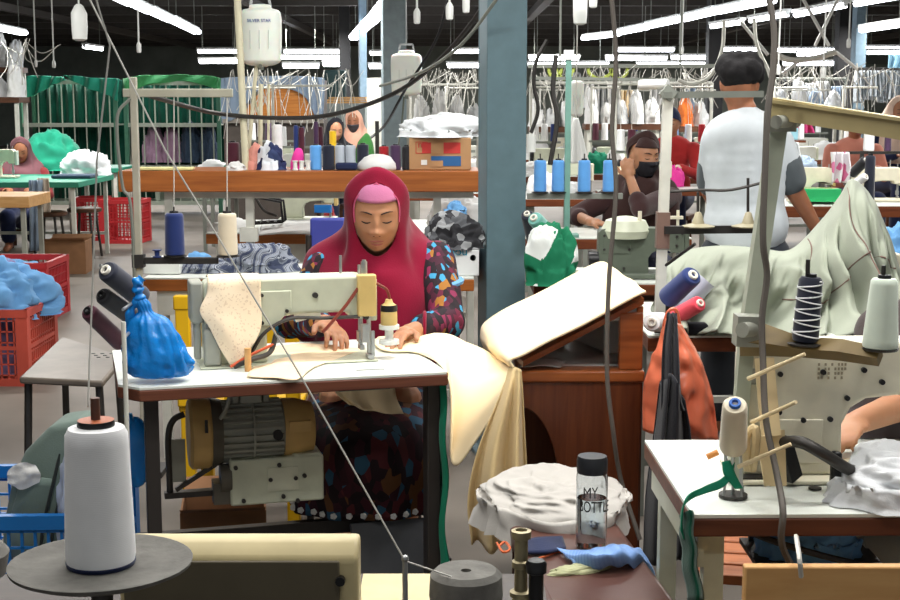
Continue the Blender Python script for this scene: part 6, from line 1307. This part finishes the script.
# ---- stand with sky-blue cones
Yb = 7.3; gx = P(567, 200, Yb)
gs = thing('thread_stand', 'green post stand carrying the row of sky blue cones', 'thread stand', (gx.x, Yb, .762))
zbr = P(0, 196, Yb).z - .762; ztp = P(0, 55, Yb).z - .762
part(gs, 'post', MB().box((0, 0, ztp / 2), (.03, .03, ztp)), green_paint, bev=.003)
part(gs, 'base', MB().box((0, 0, .008), (.12, .1, .016)), green_paint)
part(gs, 'cone_bar', MB().box((.04, 0, zbr), (.5, .026, .03)), grey_paint, bev=.003)
part(gs, 'post_cap', MB().box((0, 0, ztp), (.05, .04, .05)), wht)
part(gs, 'top_bar', MB().bar((-.2, 0, P(0, 78, Yb).z - .762), (.55, 0, P(0, 80, Yb).z - .762), .016), grey_paint)
for px, nm in ((540, 'leftmost'), (558, 'second from the left'), (584, 'third from the left'), (609, 'rightmost')):
    x = P(px, 190, Yb).x; part(gs, 'cone_plate', MB().lathe([(.03, zbr + .014), (.045, zbr + .018), (.045, zbr + .022), (.004, zbr + .022), (.003, zbr + .22)], (x - gx.x, 0, 0), n=20), dsteel)
    cone((x, Yb, .762 + zbr + .023), .165, .034, .031, 'sky', 'sky blue thread cone, ' + nm + ' on the green post stand', group='sky blue cones on the green post stand')
table('work_table', 'brown-edged table in front of the brown-scarfed woman', (P(590, 240, 7.3).x + .05, 7.55), .95, .6, .76, 0, formica, wood_b, white_paint, .06)
# brown-scarfed woman
pw = P(644, 157, 8.05); lw = lambda p: V(p) - V((pw.x + .0, 8.2, 0)); hip = pw.z - .645
figure('woman in a dark brown headscarf resting her fist against her masked mouth', (pw.x, 8.2, 0), 0, 4, 28, brown_fab, fab('brown_blouse', (62, 42, 42)), skin, mat('mask_black', (30, 30, 36), .8, var=0),
       [((-.17, -.08, hip + .41), lw(P(575, 216, 8.05)), lw(P(592, 222, 7.8)), (.8, -.5, -.1), (0, 0, 1), 1, .4), ((.17, -.08, hip + .41), lw(P(640, 208, 7.75)), lw(P(630, 178, 7.86)), (-.25, .0, .95), (-.4, -.9, .1), -1, 1.1)], vox=.006, hip=hip, sl=.75, under=brown_fab, seat='brown-scarfed woman with the black mask')
# extra clenched hand detail sits in the figure itself
ct_, cb_ = P(576, 118, 8.8), P(576, 163, 8.8)
def conef(u, v):
    a = 2 * PI * u; r = (.012 + .06 * v ** .8) * (1 + .16 * math.sin(a * 9) * v)
    return ct_.lerp(cb_, v) + V((math.cos(a) * r, math.sin(a) * r, 0))
solo('hanging_cloth', 'white cloth hung up in a cone shape behind the sky blue cones', 'cloth', MB().grid(conef, 72, 20, closeu=True), wht, solid=.004, ang=180)
strand('thin wire holding the white cone-shaped cloth', [ct_, V((ct_.x, 8.8, 3.25))], .004)
# ---- right edge: plywood sheet, blue cloth
pb2 = P(882, 231, 6.4)
solo('plywood_sheet', 'orange plywood sheet standing at the right edge behind the sage-grey cloth', 'board', MB().box((pb2.x + .2, 6.42, pb2.z / 2), (.4, .03, pb2.z)), wood('ply_orange', (196, 142, 84), (214, 164, 104)))
heap('blue_cloth', (P(896, 285, 5.6).x, 5.65, .762), .1, .1, .18, blue_fab, 'light blue cloth at the right edge beside the sage-grey cloth', 'cloth', 131, n=40)
table('work_table', 'table at the right edge behind the sage-grey cloth', (P(920, 300, 5.7).x, 5.75), .5, .5, .76, 0, formica, wood_b, grey_paint, .05)
# ---- far right work row
Yf = 9.5
table('work_table', 'brown-edged work table with two white machines, far right', (P(870, 205, Yf).x + .1, Yf + .35), 1.5, .7, .76, 0, formica, wood_b, grey_paint, .08)
machine('white machine head with a tan end cap, left one on the far right table', (P(811, 190, 9.85).x, 9.85, .762), 0, mach_cream, mach_tan, L=.28, hgt=.24, detail=False)
machine('white machine head, right one on the far right table', (P(874, 190, 9.9).x, 9.9, .762), 0, mach_cream, mach, L=.36, hgt=.24, detail=False)
onb('tray', 'bright green tray on the far right table', 797, 189, 841, 202, 9.58, .2, mat('tray_green', (44, 168, 100), .4, var=0))
def fcone(x0, x1, y0, y1, Y, col, label, d=None):
    a, b = P(x0, y1, Y), P(x1, y1, Y); h = P(x0, y0, Y).z - a.z; r = (b.x - a.x) / 2
    return cone(V(((a.x + b.x) / 2, Y, a.z)), h, r, r * .88, col, label, detail=True)
fr_ = thing('thread_rack', 'dark low rack holding white and purple cones at the far right', 'thread rack', (P(876, 150, 10.1).x, 10.1, .762))
part(fr_, 'bar', MB().box((0, 0, P(0, 151, 10.1).z - .762 - .012), (.42, .03, .02)), dsteel); part(fr_, 'post', MB().box((-.1, 0, (P(0, 151, 10.1).z - .762) / 2), (.025, .025, P(0, 151, 10.1).z - .762)), dsteel)
fcone(863, 874, 122, 151, 10.1, 'white', 'tall white cone on the dark rack, far right'); fcone(884, 891, 130, 151, 10.1, 'purple', 'purple cone on the dark rack, far right')
fcone(863, 874, 155, 205, 9.55, 'navy', 'tall grey-navy cone in front of the right white machine'); fcone(798, 804, 122, 139, 10.3, 'white', 'slim white cone beside the pink garment, far right')
onb('box', 'small pale blue box under the khaki beam', 785, 128, 798, 140, 10.3, .08, mat('paleblue_box', (150, 200, 214), .5, var=0))
solo('box_shelf', 'little brown shelf under the pale blue box', 'shelf', MB().box((P(794, 141, 10.3).x, 10.34, P(0, 141.5, 10.3).z), (.16, .14, .016)).box((P(794, 141, 10.3).x, 10.34, (P(0, 141, 10.3).z + .76) / 2), (.02, .02, P(0, 141, 10.3).z - .76)), wood_b)
tilt_cone(852, 174, 9.7, 866, 160, 9.6, .035, .035, 'black', 'tilted black roll before the right white machine', wcore); tilt_cone(850, 188, 9.6, 866, 176, 9.5, .03, .028, 'white', 'tilted white roll under the black one, far right', wcore)
hang('hot pink garment hanging under the khaki beam', 794, 812, 117, 133, 10.5, mat('pink_garment', (206, 70, 130), .8, var=.1), seed=1, amp=.04)
hang('white plastic sheet hanging left of the tan machine cap', 783, 799, 142, 172, 10.2, mat('white_film', (226, 230, 232)), seed=2, amp=.04)
hang('white and pink cloth hanging right of the tan machine cap', 831, 848, 152, 183, 9.7, cells('white_pink', [(230, 226, 230), (230, 226, 230), (214, 120, 160), (230, 226, 230)], scale=14), seed=3, amp=.03)
worker('bare-headed worker glimpsed under the khaki beam, far right', 856, 124, 12.2, 0, seat='bare-headed worker at the far right', top=fab('salmon_top', (196, 128, 110)), sk=skin_d, hair=black_fab, pitch=12, vox=.012)
worker('worker in a cream headscarf and navy top at the right edge', 893, 112, 12.8, R(15), seat='cream-scarfed worker at the right edge', hij=fab('cream_scarf', (226, 204, 186)), top=navy_fab, pitch=5, vox=.012)
worker('worker with dark cap and red top behind the white post', 676, 122, 12.0, R(-20), seat='red-topped worker behind the white post', top=fab('red_top', (176, 50, 50)), hair=navy_fab, pitch=10, vox=.012)
heap_px('pink_cloth', 'hot pink cloth on the table before the red-topped worker', 667, 684, 187, .762, .16, mat('hot_pink', (234, 60, 160)), 141, n=30, ry=.1)
# hanging clear plastic bags on a dark rail
Yq = 14.4
rl = thing('garment_rail', 'dark overhead rail with clear plastic bags at the upper right', 'rail', (P(880, 70, Yq).x, Yq, 0))
part(rl, 'rail_bar', MB().cyl((P(850, 70, Yq).x - rl.location.x, 0, P(0, 70, Yq).z), (P(935, 70, Yq).x - rl.location.x, 0, P(0, 70, Yq).z), .025), dsteel)
for px in (852, 933): part(rl, 'rail_post', MB().cyl((P(px, 70, Yq).x - rl.location.x, 0, 0), (P(px, 70, Yq).x - rl.location.x, 0, P(0, 70, Yq).z), .02), dsteel)
filmc = mat('clear_film', (214, 222, 228), .15, var=.1, scale=9, bump=.8, bscale=16, trans=.55)
nth = ['leftmost', 'second', 'third', 'fourth', 'fifth', 'rightmost']
for i, px in enumerate((858, 866, 874, 882, 890, 898)): hang('clear plastic bag on the dark rail at the upper right, ' + nth[i] + ' of six', px - 5, px + 5, 70.5, 103 - (i % 3) * 3, Yq - .03 + .02 * (i % 2), filmc, 'plastic_bag', i, .05, 'clear bags on the dark rail')
hang('light blue garment above the clear plastic bags, right edge', 888, 905, 55, 68, Yq - .1, fab('pale_blue_g', (150, 196, 220)), seed=4)
# crossing conduits under the roof
for (x0, y0, x1, y1, lb) in ((797, -12, 829, 46, 'pale pipe slanting down right above the khaki beam'), (845, -16, 815, 46, 'pale pipe slanting down left above the khaki beam'), (741, 22, 768, 55, 'pale pipe slanting behind the dark thick cable'), (836, 52, 856, 68, 'short pale pipe slanting to the dark rail'), (806, 56, 782, 74, 'short pale pipe slanting left of the clear panels')):
    Yk = 13.0; solo('ceiling_pipe', lb, 'pipe', MB().cyl(P(x0, y0, Yk), P(x1, y1, Yk), .016, n=8), wht)
cable('power_cord', 'pale cable sagging between the ceiling pipes at the right', [P(772, 52, 13), P(790, 60, 13), P(815, 58, 13), P(836, 52, 13)], .03, white_paint)
cable('power_cord', 'pale cable looping down beside the man\'s head', [P(724, 20, 9), P(722, 50, 9), P(710, 76, 9), P(692, 84, 9), P(678, 80, 9)], .012, white_paint)
cable('power_cord', 'pale cable hanging right of the man\'s head', [P(754, 18, 9), P(757, 45, 9), P(768, 70, 9), P(772, 84, 9)], .012, white_paint)
# hanging sockets
for args in ((80, 4, 41, 9.5, 'long white socket hanging at the upper left'), (139, 42, 53, 10, 'white hanging socket left of the tilted roof pipe'), (36, 60, 67, 12, 'white hanging socket over the left end of the rack'), (54, 60, 68, 12.4, 'white hanging socket second from the left edge'), (449.5, 2, 20, 7.5, 'white hanging socket left of the steel column, lower one'), (466, -4, 13, 7.5, 'white hanging socket left of the steel column, higher one'), (580, -8, 25, 6.5, 'long white socket right of the steel column'), (593, -12, 8, 6.6, 'short white socket right of the long one'), (417, 8, 24, 8, 'white hanging socket before the second water tank'), (682, 46, 54, 11, 'white hanging socket before the man\'s row of lamps'), (848.5, 38, 48, 12, 'white hanging socket on the dark far pillar'), (823, 66, 79, 11, 'grey-white hanging socket among the ceiling pipes'), (778, 64, 75, 10, 'white hanging socket right of the thick dark cable')):
    plug(*args)['group'] = 'white sockets hanging from the roof'
# ================================================================ far work rows
random.seed(12)
CL = {'white': white_fab, 'pale grey': fab('far_grey', (186, 188, 188)), 'pale blue': greyblue_fab, 'sky blue': blue_fab, 'navy': navy_fab, 'maroon': maroon_fab, 'green': green_fab, 'black': black_fab, 'cream': cream_fab, 'salmon': fab('salmon', (206, 140, 126)), 'red': fab('far_red', (176, 44, 48)), 'lilac': lilac_fab, 'orange': fab('far_orange', (206, 110, 50))}
def station(px, Y, where, cones=(), cloths=(), w=1.2, mach_on=True, top=formica, edge=wood_b):
    """a far sewing place: table, machine, thread stand with cones, cloths"""
    x = P(px, 150, Y).x; j = random.random()
    table('work_table', 'work table with a machine ' + where, (x, Y + .3), w, .6, .76, R(2 * j - 1), top, edge, grey_paint, .06)
    if mach_on: machine('pale machine head on the table ' + where, (x + .12 - .1 * j, Y + .3, .762), 0, (mach_cream, mach, white_paint)[int(j * 3)], (mach_tan, mach_cream, mach)[int(j * 3)], L=.36, hgt=.25, detail=False)
    if cones:
        s = thing('thread_stand', 'pipe thread stand on the table ' + where, 'thread stand', (x, Y + .5, .762)); zb = .3
        part(s, 'post', MB().cyl((-.24 * min(1, w), 0, 0), (-.24 * min(1, w), 0, .85), .012), white_paint)
        k = min(1, w / 1.0)
        part(s, 'cone_bar', MB().box((.0, 0, zb), (.56 * k, .03, .02)), grey_paint); part(s, 'top_bar', MB().cyl((-.26 * k, 0, .83), (.28 * k, 0, .83), .01), white_paint)
        for i, c in enumerate(cones):
            xx = (-.16 + i * .16) * k
            cone((x + xx, Y + .5, .762 + zb + .011), .17, .036, .031, c, c + ' cone ' + ('at the left end' if i == 0 else ('in the middle' if i < len(cones) - 1 else 'at the right end')) + ' of the stand ' + where, detail=False, group='cones on the stand ' + where)
            part(s, 'thread', MB().cyl((xx, 0, zb + .18), (xx - .02, 0, .83), .0025, n=5), string_m)
    for i, c in enumerate(cloths):
        xx = x - w / 2 + .18 + i * (w - .3) / max(1, len(cloths) - .3)
        tw = cloths.count(c) > 1
        heap('cloth_heap', (xx, Y + .1, .762), min(.16, w * .2) + .03 * random.random(), .08, .1 + .1 * random.random(), CL[c], c + ' cloth heap ' + (('left ', 'right ')[i] if tw else '') + 'on the table ' + where, 'cloth', int(px + Y * 7 + i * 13), n=30)
def shelf(px0, px1, Y, z, where, cloths, d=.4, m=wood_d, boxes=()):
    xa, xb = P(px0, 100, Y).x, P(px1, 100, Y).x; w = xb - xa; xm = (xa + xb) / 2
    t = thing('shelf_rack', 'raised shelf rack ' + where, 'shelf', (xm, Y, 0))
    part(t, 'shelf_board', MB().box((0, d / 2, z - .03), (w, d, .06)), m); part(t, 'lower_board', MB().box((0, d / 2, .75), (w, d, .04)), m)
    for x_ in (-w / 2 + .04, w / 2 - .04):
        for y_ in (.04, d - .04): part(t, 'post', MB().box((x_, y_, (z - .06) / 2), (.04, .04, z - .06)), white_paint)
    n = len(cloths)
    for i, c in enumerate(cloths):
        r = w / n * .4; heap('cloth_heap', (xa + w * (i + .5) / n, Y + d / 2, z + .002), r, d * .42, (.16 + .18 * random.random()), CL[c], c + ' cloth ' + ('left end' if i == 0 else 'right end' if i == n - 1 else ('second from left' if i == 1 else ('third from left' if i == 2 else 'fourth from left'))) + ' of the shelf ' + where, 'cloth', int(px0 * 3 + i * 17 + Y), n=32, fold=1.4, group='cloths on the shelf ' + where)
# right window, between steel column and man
station(560, 10.2, 'just behind the sky blue cones', (), ('white', 'pale grey'), .54)
station(640, 10.6, 'behind the brown-scarfed woman', ('white', 'maroon'), ('cream', 'white'), .54)
station(548, 13.2, 'second row behind the sky blue cones', ('white', 'white', 'blue'), ('white',), .56)
station(610, 13.6, 'second row behind the brown scarf', ('maroon', 'white'), ('green', 'white'), .56)
station(697, 13.0, 'beside the man\'s left arm', ('sky', 'white', 'red'), ('red', 'white'), .8)
station(560, 17, 'third row right of the steel column', ('white', 'cream', 'navy'), ('white', 'white'), .9)
station(640, 17.5, 'third row above the brown scarf', ('white', 'blue', 'white'), ('pale blue', 'white'), .74)
station(705, 17.2, 'third row left of the man', ('white', 'blue'), ('maroon',), .74)
shelf(586, 662, 14.8, 1.22, 'left of the white post top', ('white', 'white', 'pale grey', 'white', 'white'))
shelf(664, 712, 15.6, 1.18, 'just right of the white post top', ('white', 'orange', 'pale grey'))
shelf(530, 578, 15.4, 1.18, 'behind the green post top', ('white', 'pale grey', 'white'))
for i, (px, c) in enumerate(((589, 'white'), (601, 'pale grey'), (613, 'white'), (626, 'cream'), (655, 'white'), (668, 'white'), (690, 'pale blue'))):
    hang(c + ' garment hanging in the far row, ' + ('leftmost', 'second', 'third', 'fourth', 'fifth', 'sixth', 'rightmost')[i] + ' between column and man', px - 5, px + 6, 84 + (i * 5) % 9, 108 + (i * 7) % 12, 16.3, CL[c], seed=i, amp=.06, group='far garments between column and man')
solo('garment_pipe', 'long pale pipe over the far row between column and man', 'pipe', MB().cyl(P(531, 83, 16.3), P(712, 83, 16.3), .02, n=8).cyl(P(531, 83, 16.3), V((P(531, 83, 16.3).x, 16.3, 0)), .02, n=8).cyl(P(712, 83, 16.3), V((P(712, 83, 16.3).x, 16.3, 0)), .02, n=8), white_paint)
tank(569, 584, 78, 117, 9.4, 'white tall tank hanging right of the green post', '')
solo('cloth_roll', 'white roll lying on the bracket at the top of the white post', 'cloth', MB().cyl(P(640, 85, 4.4), P(668, 84, 4.35), .016, n=16), white_fab)
yh = paint('yellow_green', (176, 190, 90))
for k, (x0, x1) in enumerate(((548, 562), (556, 574), (588, 612), (610, 628))):
    cable('hose', 'yellow-green hose loop under the far lamps, ' + ('leftmost', 'second', 'third', 'rightmost')[k] + ' of four', [P(x0, 66, 11), P(x0 + 2, 74, 11), P((x0 + x1) / 2, 79, 11), P(x1 - 2, 74, 11), P(x1, 66, 11)], .014, yh, group='yellow-green hose loops', n=24)
solo('cable_tray', 'thin grey cable tray carrying the yellow-green hose loops', 'tray', MB().bar(P(528, 66, 11), P(715, 66, 11), .05, .03).bar(P(560, 66, 11), V((P(560, 66, 11).x, 11, 3.25)), .015).bar(P(680, 66, 11), V((P(680, 66, 11).x, 11, 3.25)), .015), grey_paint)
cable('power_cord', 'dark cable hanging beside the steel column\'s right edge', [P(547, 40, 6.6), P(536, 62, 6.6), P(534, 85, 6.6), P(538, 110, 6.6), P(531, 133, 6.6)], .01, dsteel)
cable('power_cord', 'dark cable hanging down between column and green post', [P(556, 55, 6.8), P(553, 90, 6.8), P(557, 120, 6.8), P(550, 165, 6.8)], .012, dsteel)
solo('hanging_spool', 'white spool on the dark cable beside the steel column', 'spool', MB().cyl(P(531, 152, 6.6), P(531, 134, 6.6), .022), wht)
# beyond the shelf, centre
station(440, 10.8, 'behind the printed carton', ('white', 'white'), ('white', 'pale grey'), 1.2)
station(470, 14, 'far behind the printed carton', ('navy', 'white', 'white'), ('white', 'white'), 1.4)
shelf(412, 484, 12.6, 1.22, 'above the printed carton', ('white', 'white', 'white', 'pale grey'))
station(295, 11.8, 'behind the tall white cone', ('white', 'blue', 'maroon'), ('green', 'navy'), 1.3)
station(262, 13.6, 'behind the cream poles', ('white', 'purple'), ('pale grey', 'white'), 1.3)
gc = P(344, 96, 19); carc = thing('grey_cabinet', 'grey cabinet with boards on top behind the peach headscarf', 'cabinet', (gc.x, 19, 0))
part(carc, 'body', MB().box((0, .3, (gc.z - .1) / 2), (.56, .5, gc.z - .1)), paint('cab_grey', (136, 144, 142)), bev=.01)
for i in range(3): part(carc, 'board', MB().box((.02 * i, .2, gc.z - .085 + .03 * i), (.6 - .05 * i, .3, .024)), wood_l)
dp_, dq_ = P(324, 70, 24), P(345, 92, 24); dcb = thing('tall_cabinet', 'dark teal cabinet behind the poles, left of the white board', 'cabinet', ((dp_.x + dq_.x) / 2, 24, 0)); part(dcb, 'body', MB().box((0, .2, dp_.z / 2), (dq_.x - dp_.x, .4, dp_.z)), paint('dark_teal', (34, 58, 58)), bev=.01); part(dcb, 'door', MB().box((0, -.012, dp_.z / 2), (dq_.x - dp_.x - .06, .024, dp_.z - .1)), paint('dark_teal', (34, 58, 58)))
# far right window
station(800, 13.8, 'under the pale far panels', ('white', 'pink', 'white'), ('white', 'pale blue'), .64)
table('work_table', 'narrow table before the red-topped worker', (P(676, 183, 11.5).x, 11.4), .6, .42, .76, 0, formica, wood_b, grey_paint, .05)
station(872, 13.4, 'behind the far right white machines', ('white', 'maroon', 'white'), ('cream', 'salmon'), .64)
station(815, 17, 'far right, second row', ('white', 'navy', 'white'), ('pale grey', 'white'), 1.6)
station(885, 18, 'far right, last row', ('white', 'cream', 'sky'), ('white', 'white'), 1.5)
shelf(776, 846, 19, 1.35, 'before the pale far panels', ('pale grey', 'white', 'pale blue', 'white'))
for i, (px, c) in enumerate(((786, 'black'), (800, 'pale blue'), (812, 'white'), (824, 'pale grey'), (838, 'pale blue'))):
    hang(c + ' garment under the far panels, ' + ('leftmost', 'second', 'middle', 'fourth', 'rightmost')[i] + ' of five', px - 6, px + 6, 80 + (i * 5) % 7, 100 + (i * 7) % 8, 19.75, CL[c], seed=i + 5, amp=.08, group='garments under the far panels')
solo('garment_pipe', 'grey pipe holding the garments under the far panels', 'pipe', MB().cyl(P(776, 79, 19.75), P(846, 79, 19.75), .02, n=8).cyl(P(776, 79, 19.75), V((P(776, 79, 19.75).x, 19.75, 0)), .02, n=8).cyl(P(846, 79, 19.75), V((P(846, 79, 19.75).x, 19.75, 0)), .02, n=8), grey_paint)
# far left edge
shelf(-30, 19, 15.4, 1.5, 'at the far left edge', ('white', 'pale grey', 'white'))
shelf(-30, 19, 16.6, 1.85, 'topmost at the far left edge', ('maroon', 'white', 'pale grey'))
# ================================================================ loose threads strung under the far lamps
def tangle(label, px0, px1, y0, y1, Ya, Yb, n, seed, m=None, r=.0034):
    random.seed(seed); q = MB()
    for i in range(n):
        Y = Ya + (Yb - Ya) * random.random(); x = px0 + (px1 - px0) * random.random(); x2 = x + random.uniform(-14, 14); sag = random.uniform(0, 8)
        a, b = P(x, y0 + random.uniform(0, 10), Y), P(x2, y1 - random.uniform(0, (y1 - y0) * .5), Y)
        q.tube(smoothpath([a, a.lerp(b, .5) + V((random.uniform(-.04, .04), 0, -sag * .004)), b], 7), r * (.5 + random.random()) * Y / 14, 5)
        if i % 4 == 0: q.tube(smoothpath([a, P((x + x2) / 2 + 10, y0 + 14 + random.uniform(0, 10), Y), P(x + random.uniform(20, 40), y0 + random.uniform(0, 8), Y)], 12), r * Y / 14, 5)
    o = solo('hanging_threads', label, 'threads', q, m or string_m); o['kind'] = 'stuff'; return o
tangle('tangle of pale threads hanging under the lamps between column and man', 530, 712, 64, 122, 10, 17, 70, 1)
tangle('tangle of pale threads hanging under the lamps at the upper right', 770, 898, 62, 112, 11, 17, 60, 2)
tangle('tangle of pale threads hanging left of the steel column', 414, 484, 66, 118, 9, 14, 40, 3)
tangle('tangle of pale threads hanging before the pale blue cabinet', 226, 352, 68, 140, 11, 15, 44, 4)
tangle('few pale threads hanging at the far left', 0, 34, 38, 86, 10, 14, 10, 5)
